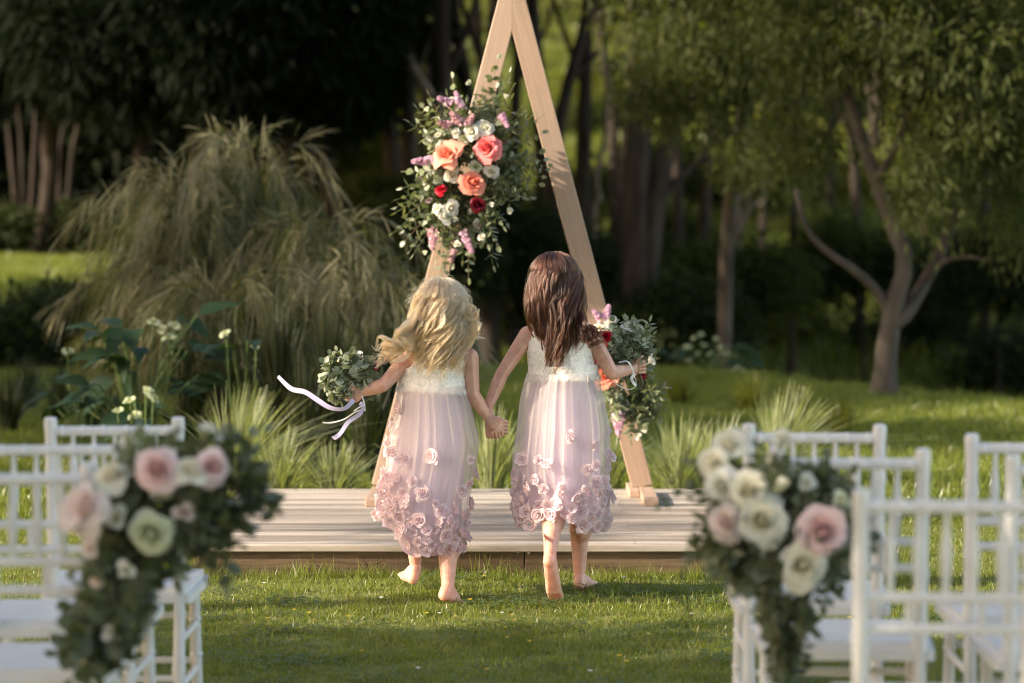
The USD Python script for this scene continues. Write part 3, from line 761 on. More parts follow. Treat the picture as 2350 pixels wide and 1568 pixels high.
def fabric_rose(seed=0):
    """A rolled strip of gauze with a ruffled edge and a few loose outer petals, radius 1, opening along +z."""
    r = np.random.default_rng(seed)
    mb = MB(); n = 46
    s = np.linspace(0, 1, n); th = 2 * np.pi * r.uniform(2.2, 2.9) * s + r.uniform(0, 6)
    rad = .07 + .72 * s ** .9 + .04 * np.sin(th * 2.3)
    top = .62 - .30 * s + .06 * np.sin(th * 3.1 + seed) + .03 * r.normal(size=n)
    rows = [np.stack([rad * .82 * np.cos(th), rad * .82 * np.sin(th), 0 * s], 1),
            np.stack([rad * 1.02 * np.cos(th), rad * 1.02 * np.sin(th), top * .6], 1),
            np.stack([(rad * 1.05 + .10 * s) * np.cos(th), (rad * 1.05 + .10 * s) * np.sin(th), top], 1),
            np.stack([(rad * 1.05 + .20 * s + .03) * np.cos(th), (rad * 1.05 + .20 * s + .03) * np.sin(th), top - .05], 1)]
    V = np.stack(rows, 1)
    i, j = np.meshgrid(np.arange(n - 1), np.arange(3), indexing='ij'); k = i * 4 + j
    mb.add((V.reshape(-1, 3), np.stack([k, k + 4, k + 5, k + 1], -1).reshape(-1, 4)), np.repeat(.2 + .6 * s, 4))
    for k in range(5):
        a = k * 1.257 + r.uniform(-.3, .3)
        d = np.array([math.cos(a), math.sin(a), r.uniform(.05, .5)])
        mb.add(leaf_cards(d * .35, d, unit(np.array([-d[0] * .4, -d[1] * .4, 1])), r.uniform(.65, .95), r.uniform(.8, 1.1), 'round', fold=-.12, curl=r.uniform(-.2, .3), rows=3), .9)
    return mb


def moved(mb, R, c):
    (v, f), t = mb.get()
    out = MB(); out.add((v @ R.T + c, f), t)
    return out


def lilac(L, r0, seed=0, n=70):
    """A tapering spike of tiny four-petalled florets along +z."""
    r = np.random.default_rng(seed)
    mb = MB()
    h = r.uniform(0, 1, n) ** .8; a = r.uniform(0, 6.28, n)
    rr = r0 * (1 - .8 * h) * r.uniform(.6, 1.1, n)
    c = np.stack([rr * np.cos(a), rr * np.sin(a), h * L], 1)
    out = unit(np.stack([np.cos(a), np.sin(a), .5 + 0 * a], 1) + .35 * rand_dirs(n, r))
    for k in range(n):
        Fm = frame(out[k], r.uniform(0, 1.5))
        d = np.stack([Fm @ np.array([math.cos(b), math.sin(b), .35]) for b in np.arange(4) * np.pi / 2])
        mb.add(leaf_cards(np.repeat(c[k][None], 4, 0), d, np.repeat(out[k][None], 4, 0), .0105, .0095, 'round', rows=2, fold=.1), r.uniform(0, 1))
    return mb


FAC = np.array([0, -1.0, 0])


def put_rose(parent, name, px, py, d, R, mat_, seed, look=None, **kw):
    c = W(px, py, d)
    r = np.random.default_rng(seed + 900)
    look = unit(np.array(look if look is not None else [r.normal(0, .35), -1, .35 + r.normal(0, .3)]))
    m = moved(rose(R, seed, **kw), frame(look, r.uniform(0, 6)), c - look * R * .35 - ORI)
    return obj(name, m, mat_, parent, smooth=True)


def put_lilac(parent, px, py, d, L, r0, direction, mat_, seed):
    c = W(px, py, d)
    z = unit(np.asarray(direction, float))
    return obj('lilac', moved(lilac(L, r0, seed, 80), frame(z), c - z * L * .5 - ORI), mat_, parent)


def sprig(parent, pts, n, L, Wd, shape, mat_, seed, start=.15, stem_r=.0022, stem_mat='stem_green', pair=True, droop=.2, fold=.12, limit=None, towards=None):
    """A stem whose leaves are sub-parts of it."""
    r = np.random.default_rng(seed)
    p = spline(np.asarray(pts) - ORI, 14)
    st = obj('sprig', tube(p, np.linspace(stem_r, stem_r * .45, 14), 5), stem_mat, parent)
    tt = np.linspace(start, 1.0, n)
    for k, t in enumerate(tt):
        i = t * 12.999
        a = p[int(i)] + (p[int(i) + 1] - p[int(i)]) * (i - int(i)); d = unit(p[int(i) + 1] - p[int(i)])
        Fm = frame(d, k * 1.57 + r.uniform(-.3, .3))
        for s in ((1, -1) if pair and k < n - 1 else (1,)):
            out = unit(Fm[:, 0] * s * r.uniform(.7, 1.0) + d * r.uniform(.35, .7) + [0, 0, -droop * r.uniform(0, 1)])
            if k == n - 1:
                out = d
            nrm = unit(d * .8 + rand_dirs(1, r)[0] * .5 + (np.array(towards) if towards is not None else 0))
            sz = (1 - .45 * t) * r.uniform(.75, 1.2)
            lf = leaf_cards(a, out, nrm, L * sz, Wd * sz, shape, fold=fold, curl=r.uniform(-.05, .25))
            key = str(parent.GetPath()); leaf_count[key] = leaf_count.get(key, 0) + 1
            if leaf_count[key] <= 290:
                obj('leaf', lf, mat_, st, smooth=True)
            else:
                rest.setdefault(key, MB()).add(lf)
    return st


ORI = np.zeros(3)
leaf_count, rest = {}, {}


def flush_foliage(parent, mat_='foliage_mix'):
    """Leaves past the first 290 of a thing, as one part."""
    mb = rest.pop(str(parent.GetPath()), None)
    if mb:
        tag(obj('foliage', mb, mat_, parent, smooth=True), kind='stuff')


def outline_sprigs(parent, c0, rim, d0, seed, count, kinds, depth=.10, reach=(.55, 1.05), n=6):
    """Sprigs that run from the heart of an arrangement towards its rim (a list of sighted points)."""
    r = np.random.default_rng(seed)
    rim = np.array(rim, float); closed = np.vstack([rim, rim[:1]])
    for k in r.permutation(count):
        u = (k + r.uniform(0, 1)) / count * len(rim)
        i = int(u) % len(rim); e = closed[i] + (closed[i + 1] - closed[i]) * (u - int(u))
        f = r.uniform(*reach)
        s = np.array(c0) + (e - c0) * r.uniform(.05, .35)
        tip = np.array(c0) + (e - c0) * f
        dd = r.uniform(-depth, depth * .3)
        m = (s + tip) / 2
        pts = [W(*s, d0), W(*m, d0 - .03 + dd * .8), W(*tip, d0 + dd + r.uniform(-.03, .03))]
        kd = kinds[r.choice(len(kinds), p=[q[-1] for q in kinds])]
        sprig(parent, pts, kd[5] if len(kd) > 6 else n, kd[0], kd[1], kd[2], kd[3], seed * 100 + k, stem_mat=kd[4], stem_r=.0025)


# the large arrangement on the arch's left timber
DA = 13.50
ORI = W(1070, 400, DA)
a1 = thing('flower_arrangement', 'large spray of coral peonies and white roses high on the arch', 'flower arrangement', None, ORI)
DF = DA - .21
for nm, px, py, R, m_, sd in (
        ('rose', 1084, 303, .047, 'petal_white', 1), ('rose', 1113, 294, .046, 'petal_white', 2), ('ranunculus', 1046, 305, .030, 'petal_white', 3),
        ('peony', 1120, 340, .068, 'petal_rose', 4), ('peony', 1028, 354, .070, 'petal_coral', 5), ('peony', 1083, 421, .068, 'petal_coral', 6),
        ('rose', 1128, 394, .038, 'petal_white', 7), ('rose', 1036, 402, .037, 'petal_cream', 8), ('dahlia', 1012, 435, .032, 'petal_red', 9), ('dahlia', 1097, 470, .040, 'petal_burgundy', 10),
        ('rose', 1034, 478, .042, 'petal_white', 11), ('rose', 1018, 501, .038, 'petal_white', 12), ('ranunculus', 1004, 478, .028, 'petal_cream', 13), ('ranunculus', 1064, 320, .028, 'petal_green', 14),
        ('ranunculus', 1044, 382, .024, 'petal_green', 15), ('ranunculus', 1003, 413, .022, 'petal_green', 16), ('ranunculus', 1013, 330, .020, 'petal_cream', 17), ('ranunculus', 1092, 383, .032, 'petal_green', 18),
        ('ranunculus', 1045, 503, .018, 'petal_cream', 19), ('ranunculus', 1128, 470, .018, 'petal_white', 20), ('ranunculus', 1106, 545, .020, 'petal_cream', 21), ('ranunculus', 1049, 560, .018, 'petal_cream', 22),
        ('bud', 989, 562, .015, 'petal_white', 23), ('bud', 974, 580, .014, 'petal_green', 24), ('bud', 1142, 196, .014, 'petal_cream', 25), ('bud', 1160, 222, .015, 'petal_cream', 26), ('bud', 1076, 190, .016, 'petal_green', 27), ('bud', 980, 250, .015, 'petal_green', 28)):
    pet = 36 if nm == 'peony' else (20 if nm in ('rose', 'dahlia') else 12)
    put_rose(a1, nm, px, py, DF - (.03 if nm == 'peony' else .0), R, m_, sd, petals=pet, ruffle=.10 if nm == 'peony' else .03, openness=.85 if nm == 'peony' else (.75 if nm != 'bud' else .5), nu=5 if R > .03 else 4, nv=5 if R > .03 else 4)
fr_ = np.random.default_rng(17)
for q in range(26):                                          # small white and pink filler blooms
    a, f = fr_.uniform(0, 6.28), fr_.uniform(.25, .95) ** .6
    put_rose(a1, 'filler_bloom', 1070 + 118 * f * math.cos(a), 400 + 175 * f * math.sin(a), DF + .05, fr_.uniform(.012, .022), ('petal_white', 'petal_cream', 'petal_pink')[q % 3], 400 + q, petals=8, openness=.7, nu=4, nv=4)
for px, py, L, r0, dr_, m_, sd in ((1022, 232, .075, .022, (-.9, -.3, .4), 'petal_lilac', 1), (1052, 232, .090, .024, (-.3, -.3, 1), 'petal_lilac', 2), (971, 370, .105, .030, (-1, -.3, -.05), 'petal_lilac', 3), (993, 545, .115, .030, (0, -.3, -1), 'petal_pink', 4),
                                (1072, 556, .115, .028, (.4, -.3, -.9), 'petal_lilac', 5), (1156, 276, .075, .022, (.5, -.3, -.8), 'petal_lilac', 6), (1046, 270, .07, .026, (-.5, -.4, .5), 'petal_pink', 7), (1078, 277, .07, .026, (.4, -.4, .6), 'petal_pink', 8), (1020, 285, .06, .022, (-.8, -.4, .2), 'petal_pink', 9), (1038, 585, .06, .02, (-.2, -.3, -1), 'petal_pink', 10)):
    put_lilac(a1, px, py, DF, L, r0, dr_, m_, sd)
rim1 = [(1140, 160), (1170, 210), (1225, 250), (1250, 350), (1235, 400), (1190, 470), (1165, 560), (1130, 590), (1080, 625), (1010, 640), (950, 625), (925, 560), (912, 480), (930, 400), (945, 300), (975, 245), (1020, 200), (1075, 178)]
EU = (.060, .048, 'round', 'eucalyptus', 'stem_brown', 8, .42)
outline_sprigs(a1, (1072, 395), rim1, DA - .06, 1, 130, [EU, (.075, .030, 'long', 'eucalyptus_dark', 'stem_green', 8, .18), (.070, .026, 'long', 'olive_leaf', 'stem_green', 7, .2), (.050, .036, 'drop', 'eucalyptus', 'stem_green', 8, .20)], depth=.13, n=6, reach=(.45, 1.12))
outline_sprigs(a1, (1072, 395), rim1, DA - .05, 7, 70, [EU[:-1] + (.6,), (.07, .030, 'long', 'eucalyptus_dark', 'stem_green', 8, .4)], depth=.09, n=7, reach=(.25, .75))
flush_foliage(a1)
# the lower arrangement at the right foot
DB = 13.45
ORI = W(1440, 880, DB)
a2 = thing('flower_arrangement', 'lower spray with one coral peony at the right foot of the arch', 'flower arrangement', None, ORI)
DF = DB - .16
for nm, px, py, R, m_, sd in (('peony', 1392, 862, .066, 'petal_coral', 31), ('dahlia', 1362, 835, .034, 'petal_burgundy', 32), ('rose', 1402, 742, .036, 'petal_white', 33), ('rose', 1376, 752, .030, 'petal_cream', 34), ('dahlia', 1470, 858, .030, 'petal_burgundy', 35),
                              ('rose', 1484, 812, .034, 'petal_white', 36), ('ranunculus', 1372, 800, .024, 'petal_cream', 37), ('rose', 1494, 830, .024, 'petal_white', 38), ('ranunculus', 1480, 985, .018, 'petal_cream', 39), ('ranunculus', 1464, 1002, .018, 'petal_cream', 40)):
    put_rose(a2, nm, px, py, DF, R, m_, sd, petals=36 if nm == 'peony' else 16, ruffle=.10 if nm == 'peony' else .03, openness=.85 if nm == 'peony' else .75)
for px, py, L, r0, dr_, m_, sd in ((1372, 724, .07, .024, (-.6, -.3, .6), 'petal_lilac', 11), (1393, 718, .075, .024, (.3, -.3, 1), 'petal_lilac', 12), (1419, 972, .105, .036, (0, -.3, -1), 'petal_lilac', 13)):
    put_lilac(a2, px, py, DF, L, r0, dr_, m_, sd)
rim2 = [(1440, 740), (1500, 790), (1540, 900), (1530, 960), (1500, 1010), (1450, 1010), (1400, 985), (1370, 920), (1355, 840), (1365, 750)]
outline_sprigs(a2, (1440, 890), rim2, DB - .05, 2, 64, [(.062, .026, 'long', 'eucalyptus_dark', 'stem_green', 7, .5), EU[:-1] + (.18,), (.062, .024, 'long', 'olive_leaf', 'stem_green', 6, .17), (.032, .022, 'drop', 'eucalyptus_dark', 'stem_green', 7, .15)], depth=.12, n=7)

flush_foliage(a2)
# ================================================================ plants behind the deck
def tussock(label, px, d, height, spread, n, seed, mat_='tussock_blades', wid=.0075, bias=0.0, name='grass_tussock', group=None):
    r = np.random.default_rng(seed)
    x = (px - 1175) / PX * d
    b = np.array([x, d, gz(x, d)])
    a = r.uniform(0, 2 * np.pi, n)
    o = np.stack([np.cos(a), np.sin(a), 0 * a], 1)
    h = height * r.uniform(.65, 1.08, n); l = spread * np.abs(r.normal(0, .62, n)).clip(0, 1.5) + bias * 0
    t = np.linspace(0, 1, 7)[None, :, None]
    P = o[:, None] * (r.uniform(0, .06, n)[:, None, None]) + o[:, None] * (l[:, None, None] * t ** 1.6) + np.array([bias, 0, 0]) * t ** 2 + np.array([0, 0, 1.0]) * (h[:, None, None] * (t - .28 * t ** 2.2 * (l / spread)[:, None, None]))
    side = unit(np.cross(o, [0, 0, 1.0]) + rand_dirs(n, r) * .35)
    v, f = ribbons(P, wid * np.array([.9, 1, 1, .95, .8, .55, .18])[None] * r.uniform(.7, 1.2, n)[:, None], side)
    p = thing(name, label, 'grass tussock', group, b)
    obj('blades', (v, f), mat_, p)
    return p


for q, (px, d, h, s, n, lab) in enumerate((
        (545, 14.5, .62, .48, 330, 'tall pale strappy tussock at the back left corner of the deck'),
        (640, 14.25, .40, .42, 260, 'pale tussock low behind the deck right of the tall one'),
        (770, 14.2, .34, .30, 280, 'compact pale tussock behind the deck left of the arch foot'),
        (960, 14.6, .36, .30, 160, 'pale tussock mostly hidden behind the fair-haired child'),
        (1128, 14.4, .50, .26, 260, 'upright pale tussock seen between the two children'),
        (1395, 14.5, .48, .26, 220, 'pale tussock between the dark-haired child and the right arch foot'),
        (1560, 14.4, .46, .42, 320, 'pale tussock right of the right foot of the arch'),
        (1650, 15.0, .40, .40, 240, 'pale tussock behind the white roses of the right chair garland'),
        (1790, 15.2, .54, .44, 260, 'tall pale tussock behind the front right chair'))):
    tussock(lab, px, d, h, s, n, 600 + q, bias=.08 if q in (0, 8) else .02)


def plume_clump(label, px, d, top_py, spread, n, seed, green=.35, lean=0.0):
    """Feathery grass: thin stems rising and falling over in soft plumes."""
    r = np.random.default_rng(seed)
    x = (px - 1175) / PX * d
    b = np.array([x, d, gz(x, d)]); top = CAM_Z - (top_py - 480) / PX * d - b[2]
    a = r.uniform(0, 2 * np.pi, n); o = np.stack([np.cos(a), np.sin(a) * .8, 0 * a], 1)
    h = top * r.uniform(.42, 1.0, n); l = spread * r.uniform(.15, 1.0, n)
    K = 12; t = np.linspace(0, 1, K)[None, :, None]
    T = np.clip(t / .62, 0, 1)
    P = o[:, None] * (.05 + l[:, None, None] * (.45 * T ** 1.5 + .75 * np.clip((t - .5) / .5, 0, 1) ** 1.2)) + np.array([lean, 0, 0]) * t
    P = P + np.array([0, 0, 1.0]) * h[:, None, None] * (1.0 * np.sin(np.clip(t / .68, 0, 1) * np.pi / 2) - .36 * np.clip((t - .6) / .4, 0, 1) ** 1.5 * r.uniform(.4, 1.25, n)[:, None, None])
    side = unit(np.cross(o, [0, 0, 1.0]) + rand_dirs(n, r) * .6)
    p = thing('feathery_grass', label, 'ornamental grass', None, b)
    obj('stems', ribbons(P[:, :9], .0045, side), 'feather_green', p)
    # the plume: many hairs hanging off the last half of each stem
    hp, tone = [], []
    for k in range(n):
        m = 34
        s0 = 5.6 + 5.2 * r.uniform(0, 1, m) ** .8; i = s0.astype(int)
        c = P[k, i] + (P[k, i + 1] - P[k, i]) * (s0 - i)[:, None]
        dirn = unit(unit(P[k, i + 1] - P[k, i]) + rand_dirs(m, r) * .62 + [0, 0, -.10]); L = .24 * r.uniform(.5, 1.3, m)
        tt = np.linspace(0, 1, 4)[None, :, None]
        hp.append(c[:, None] + dirn[:, None] * (L[:, None, None] * tt) + np.array([0, 0, -1.0]) * (L[:, None, None] * .35 * tt ** 2))
        tone.append(np.full(m, r.uniform(0, 1) + (.25 if P[k, 6, 2] > top * .62 else 0)))
    tone = np.concatenate(tone)
    hp = np.concatenate(hp)
    sd = unit(rand_dirs(len(hp), r))
    pm = np.argsort(-tone, kind='stable'); cut = int(len(hp) * (1 - green))
    obj('plumes', ribbons(hp[pm[:cut]], .0075 * np.array([.7, 1, .8, .15]), sd[pm[:cut]]), 'feather_grass', p)
    obj('leaves', ribbons(hp[pm[cut:]], .009 * np.array([.7, 1, .8, .15]), sd[pm[cut:]]), 'feather_green', p)


for q, (px, d, tp, sp, n, gr, ln, lab) in enumerate((
        (585, 18.6, 275, .62, 120, .55, -.02, 'tallest fountain of feathery beige grass left of the arch'),
        (450, 18.2, 350, .52, 110, .50, -.12, 'beige feathery grass leaning left in front of the tallest one'),
        (340, 19.2, 430, .42, 60, .6, -.10, 'greener feathery grass at the left end of the clump'),
        (700, 17.6, 480, .62, 100, .6, .12, 'feathery grass right of the tallest one, its plumes brushing down'),
        (835, 17.0, 580, .55, 80, .5, .05, 'low brownish feathery grass just left of the fair-haired child'),
        (520, 16.9, 590, .60, 70, .65, 0, 'low feathery grass in front, above the white arum flowers'))):
    plume_clump(lab, px, d, tp, sp, n, 700 + q, gr, ln)
for q, (px, d, tp, n) in enumerate(((520, 16.3, 700, 220), (640, 16.2, 650, 240), (760, 16.0, 660, 240), (880, 16.2, 690, 220), (430, 16.6, 720, 160), (960, 16.6, 720, 160), (700, 15.6, 800, 200), (840, 15.5, 810, 180))):
    h = CAM_Z - (tp - 480) / PX * d
    tussock(f'dark upright reeds below the feathery grass, {ORD[[4, 7, 2, 5, 0, 6, 1, 3].index(q)]} clump from the left', px, d, h, .22, n, 760 + q, 'reed_green', .009, name='reed_clump', group='dark reeds below the feathery grass')

# big-leaved plants with white flowers, left
def arum(label, px, d, top_py, spread, nleaf, flowers, seed):
    global ORI
    r = np.random.default_rng(seed)
    x = (px - 1175) / PX * d
    ORI = np.array([x, d, gz(x, d)]); top = CAM_Z - (top_py - 480) / PX * d - ORI[2]
    p = thing('arum_plant', label, 'plant', None, ORI)
    for k in range(nleaf):
        a = r.uniform(0, 6.28); o = np.array([math.cos(a), math.sin(a) * .8, 0])
        h = top * r.uniform(.40, 1.08); l = spread * r.uniform(.2, 1.0)
        tip = o * l + [0, 0, h]
        st = obj('leaf_stalk', tube(spline([o * .03, o * l * .45 + [0, 0, h * .65], tip], 8), [.006] * 8, 5), 'stem_green', p)
        obj('leaf', leaf_cards(tip, unit(o + [0, 0, r.uniform(-.5, .5)]), unit([0, -.4, 1] + rand_dirs(1, r)[0] * .4), r.uniform(.16, .26), r.uniform(.09, .14), 'drop', fold=.15, curl=.3, rows=6), 'big_leaves', st, smooth=True)
    for px_, py_ in flowers:
        c = W(px_, py_, d - .12 + r.uniform(-.08, .05)) - ORI
        st = obj('flower_stalk', tube(spline([c * [.2, .2, 0], c * [.8, .8, .6], c], 7), [.005] * 7, 5), 'stem_green', p)
        mb = moved(rose(.040, seed + int(px_), petals=5, openness=.75, ruffle=.06), frame(unit([r.normal(0, .5), -.6, .8])), c)
        obj('flower', mb, 'petal_arum', st, smooth=True)


arum('large glossy-leaved plant with pale green-white flowers left of the reeds', 310, 16.0, 735, .40, 40, [(352, 742), (374, 760), (402, 750), (390, 778)], 801)
arum('lower leafy plant with white flowers behind the front left chair', 330, 15.2, 930, .26, 14, [(300, 925), (335, 902), (352, 922), (270, 948), (312, 958)], 802)
arum('sparse white arums standing among the dark reeds', 560, 15.9, 800, .20, 6, [(520, 770), (588, 800)], 803)
arum('pale flowers low among the grasses at the far left', 190, 17.0, 880, .3, 8, [(155, 812), (190, 890)], 804)
arum('white-flowering bush beyond the lip of the lawn right of the bouquet', 1620, 25.6, 800, .55, 14, [(1575, 800), (1590, 780), (1605, 770), (1615, 795), (1640, 780), (1655, 800), (1668, 815), (1630, 815), (1600, 815), (1690, 850), (1705, 855), (1580, 830)], 805)
ORI = np.zeros(3)
for q, (px, d) in enumerate(((1830, 19.5), (1930, 18.5), (1720, 20.5), (1560, 21.5))):
    tussock(f'loose yellowish grass clump on the right lawn, {ORD[[3, 2, 0, 1].index(q)]} from the left', px, d, .34, .3, 150, 840 + q, 'yellow_leaves', .009, name='grass_clump', group='yellowish grass clumps on the right lawn')
for q, (px, d, tp) in enumerate(((60, 21, 800), (140, 20, 880), (230, 18.5, 850), (20, 19, 900))):
    tussock(f'dark grassy clump on the left bank, {ORD[[3, 0, 1, 2].index(q)]} from the left', px, d, .45, .35, 170, 850 + q, 'reed_green', .010, name='grass_clump', group='dark grass clumps on the left bank')
# ================================================================ chairs
def turned(p0, p1, r, rings=(), n=18, taper=1.0, sides=10):
    """A round bar with raised bamboo rings."""
    p0, p1 = np.asarray(p0, float), np.asarray(p1, float)
    ts = sorted(set(np.linspace(0, 1, n).tolist() + [x + e for x in rings for e in (-.022, -.012, 0, .012, .022) if 0 < x + e < 1]))
    ts = np.array(ts)
    rad = r * (1 + (taper - 1) * ts)
    for x in rings:
        rad = rad * (1 + .22 * np.exp(-((ts - x) / .010) ** 2))
    return tube(p0 + (p1 - p0) * ts[:, None], rad, sides)


def curved_post(pts, r, rings, n=46):
    p = spline(pts, n); ts = np.linspace(0, 1, n)
    rad = np.full(n, r)
    for x in rings:
        rad = rad * (1 + .20 * np.exp(-((ts - x) / .013) ** 2))
    return tube(p, rad, 12)


SEAT, TOP = .435, .925


def make_chair(label, loc, rz):
    """Faces +y; its back is towards the camera."""
    t = thing('chair', label, 'chair', None, loc, rz)
    wb, wf, dp = .172, .195, .39          # half widths behind and in front, depth
    bk = lambda s, z: np.array([s * (wb + .004 * (z - .45)), -.045 * max(0, z - .42) / .5 * 1.6 - .02 * (z < .42) * (.42 - z) / .42, z])
    for s in (-1, 1):
        obj('back_post', curved_post([bk(s, z) for z in (0, .2, .43, .6, .78, TOP)], .0165, (.22, .42, .62, .80, .97)), 'chair_white', t, smooth=40)
    for s in (-1, 1):
        obj('front_leg', turned([s * wf, dp, 0], [s * (wf - .012), dp - .03, SEAT - .02], .0165, (.25, .5, .75)), 'chair_white', t, smooth=40)
    from shapely.geometry import Polygon
    seat = trimesh.creation.extrude_polygon(Polygon([(-wb - .022, .0), (wb + .022, .0), (wf + .016, dp), (-wf - .016, dp)]).buffer(.018, join_style=1).buffer(-.004), .026, engine='earcut')
    seat.apply_translation([0, 0, SEAT - .026])
    obj('seat', seat, 'chair_white', t)
    pad = trimesh.creation.extrude_polygon(Polygon([(-wb - .006, .02), (wb + .006, .02), (wf, dp - .01), (-wf, dp - .01)]).buffer(.016, join_style=1), .016, engine='earcut')
    pad.apply_translation([0, 0, SEAT])
    obj('seat_pad', pad, 'chair_white', t)
    for z, nm in ((TOP - .035, 'top_rail'), (.700, 'back_rail'), (.635, 'back_rail')):
        obj(nm, turned(bk(-1, z), bk(1, z), .0135 if nm == 'top_rail' else .011, (.09, .25, .41, .59, .75, .91) if nm == 'top_rail' else (.2, .5, .8)), 'chair_white', t, smooth=40)
    for k in range(5):
        u = (k + 1) / 6 * 2 - 1
        a, b = bk(1, TOP - .04), bk(1, .70)
        a = a * [0, 1, 1] + [u * wb * .99, 0, 0]; b = b * [0, 1, 1] + [u * wb * .99, 0, 0]
        p = np.linspace(a, b, 12); ts = np.linspace(0, 1, 12)
        obj('spindle', tube(p, .0062 + .0058 * np.exp(-((ts - .55) / .22) ** 2), 8), 'chair_white', t, smooth=40)
    for k in (-1, 1):
        obj('spindle', turned(bk(1, .70) * [0, 1, 1] + [k * .075, 0, 0], bk(1, .635) * [0, 1, 1] + [k * .075, 0, 0], .008, (.5,)), 'chair_white', t, smooth=40)
    for z in (.17, .30):
        for s in (-1, 1):
            obj('side_stretcher', turned(bk(s, z), [s * (wf - .004), dp - .012, z], .0095, (.3, .7)), 'chair_white', t, smooth=40)
        obj('front_stretcher', turned([-wf + .002, dp - .012, z + .02], [wf - .002, dp - .012, z + .02], .0095, (.25, .5, .75)), 'chair_white', t, smooth=40)
    for z in (.20,):
        obj('back_stretcher', turned(bk(-1, z), bk(1, z), .0095, (.25, .5, .75)), 'chair_white', t, smooth=40)
    return t


def chair_at(label, px_mid, d, rz=0.0):
    """px_mid: where the middle of the top rail is sighted; d: distance of the seat's back edge."""
    x = (px_mid - 1175) / PX * (d - .075)
    make_chair(label, (x, d, gz(x, d)), rz)


chair_at('white bamboo-style chair in the front left row, its seat showing', 260, 7.83, 2)
chair_at('white bamboo-style chair at the left edge, in the second left row', 131, 7.22, 2)
chair_at('nearest white bamboo-style chair at the bottom left corner, carrying the pink rose garland', 22, 6.46, 2)
chair_at('white bamboo-style chair in the front right row beside the aisle', 1872, 7.62, -3)
chair_at('white bamboo-style chair at the right edge of the front right row', 2392, 7.30, -3)
chair_at('white bamboo-style chair in the second right row, carrying the white rose garland', 1955, 6.86, -3)
chair_at('white bamboo-style chair in the second right row, mostly beyond the right edge', 2500, 6.72, -3)
chair_at('nearest white bamboo-style chair at the bottom right corner', 2178, 5.86, -3)

# ================================================================ the garlands on the aisle chairs
DL = 6.36
ORI = W(360, 1200, DL)
g1 = thing('flower_garland', 'garland of pink and cream roses with dark eucalyptus tied to the near left chair', 'garland', None, ORI)
for nm, px, py, dd, R, m_, sd, lk in (
        ('rose', 362, 1078, -.14, .052, 'petal_blush', 101, (0, -1, .15)), ('rose', 440, 1080, -.14, .043, 'petal_cream', 102, (.1, -.6, .8)), ('rose', 488, 1072, -.13, .040, 'petal_blush', 103, (.5, -1, .1)),
        ('rose', 258, 1094, -.08, .042, 'petal_cream', 104, (-.2, -.6, .8)), ('rose', 196, 1165, -.12, .062, 'petal_pale', 105, (-.6, -.8, .3)), ('rose', 478, 985, -.02, .022, 'petal_white', 106, (.2, -.4, .9)),
        ('bud', 503, 1004, -.02, .017, 'petal_white', 107, (.3, -.3, -.9)), ('rose', 346, 1222, -.10, .052, 'petal_green', 108, (0, -1, -.2)), ('rose', 208, 1258, -.10, .026, 'petal_pale', 109, (-.4, -1, 0)), ('bud', 375, 1132, -.08, .026, 'petal_cream', 110, (.1, -.6, -.8)),
        ('bud', 408, 975, .0, .016, 'petal_white', 111, (.1, -.3, .9)), ('rose', 300, 1020, .06, .03, 'petal_white', 112, (-.2, -.5, .8)), ('rose', 330, 1430, -.03, .032, 'petal_white', 113, (.2, -1, 0)), ('bud', 222, 1330, -.08, .022, 'petal_pale', 114, (-.3, -1, -.4)), ('rose', 268, 1190, -.10, .030, 'petal_cream', 115, (-.1, -1, .3)), ('rose', 420, 1175, -.08, .028, 'petal_pale', 116, (.2, -1, .1)), ('bud', 290, 1310, -.09, .022, 'petal_cream', 117, (0, -1, .2)), ('bud', 250, 1450, -.09, .020, 'petal_white', 118, (0, -1, 0))):
    put_rose(g1, nm, px, py, DL + dd, R, m_, sd, look=lk, petals=24 if R > .035 else 12, openness=.85 if R > .035 else .5, ruffle=.03, nu=6, nv=6)
rimL = [(300, 955), (420, 940), (520, 985), (600, 1060), (628, 1150), (600, 1190), (540, 1240), (500, 1290), (410, 1330), (360, 1390), (320, 1480), (280, 1560), (220, 1590), (130, 1560), (120, 1450), (150, 1380), (160, 1280), (170, 1180), (200, 1080), (250, 1010)]
KL = [(.066, .052, 'round', 'deep_leaf', 'stem_green', 5, .50), (.074, .034, 'long', 'eucalyptus_dark', 'stem_green', 5, .22), (.056, .044, 'round', 'eucalyptus_dark', 'stem_brown', 6, .20), (.060, .030, 'long', 'olive_leaf', 'stem_green', 5, .08)]
outline_sprigs(g1, (350, 1190), rimL, DL + .03, 3, 60, KL, depth=.10, reach=(.35, 1.0))
outline_sprigs(g1, (240, 1420), [(320, 1330), (360, 1390), (340, 1470), (290, 1560), (210, 1600), (130, 1560), (120, 1450), (170, 1340)], DL + .0, 4, 30, KL, depth=.10, reach=(.4, 1.0))
for k, pts in enumerate(([(520, 1080), (580, 1120), (612, 1160)], [(510, 1235), (545, 1190), (580, 1155)], [(480, 1210), (515, 1270), (520, 1340)], [(470, 1100), (560, 1090), (600, 1110)], [(430, 1000), (520, 1010), (600, 985)], [(520, 1120), (590, 1130), (630, 1165)], [(500, 1180), (570, 1170), (625, 1150)], [(520, 1040), (575, 1060), (605, 1100)])):
    sprig(g1, [W(*p, DL - .05 + .015 * k) for p in pts], 6, .062, .046, 'round', 'deep_leaf', 330 + k)

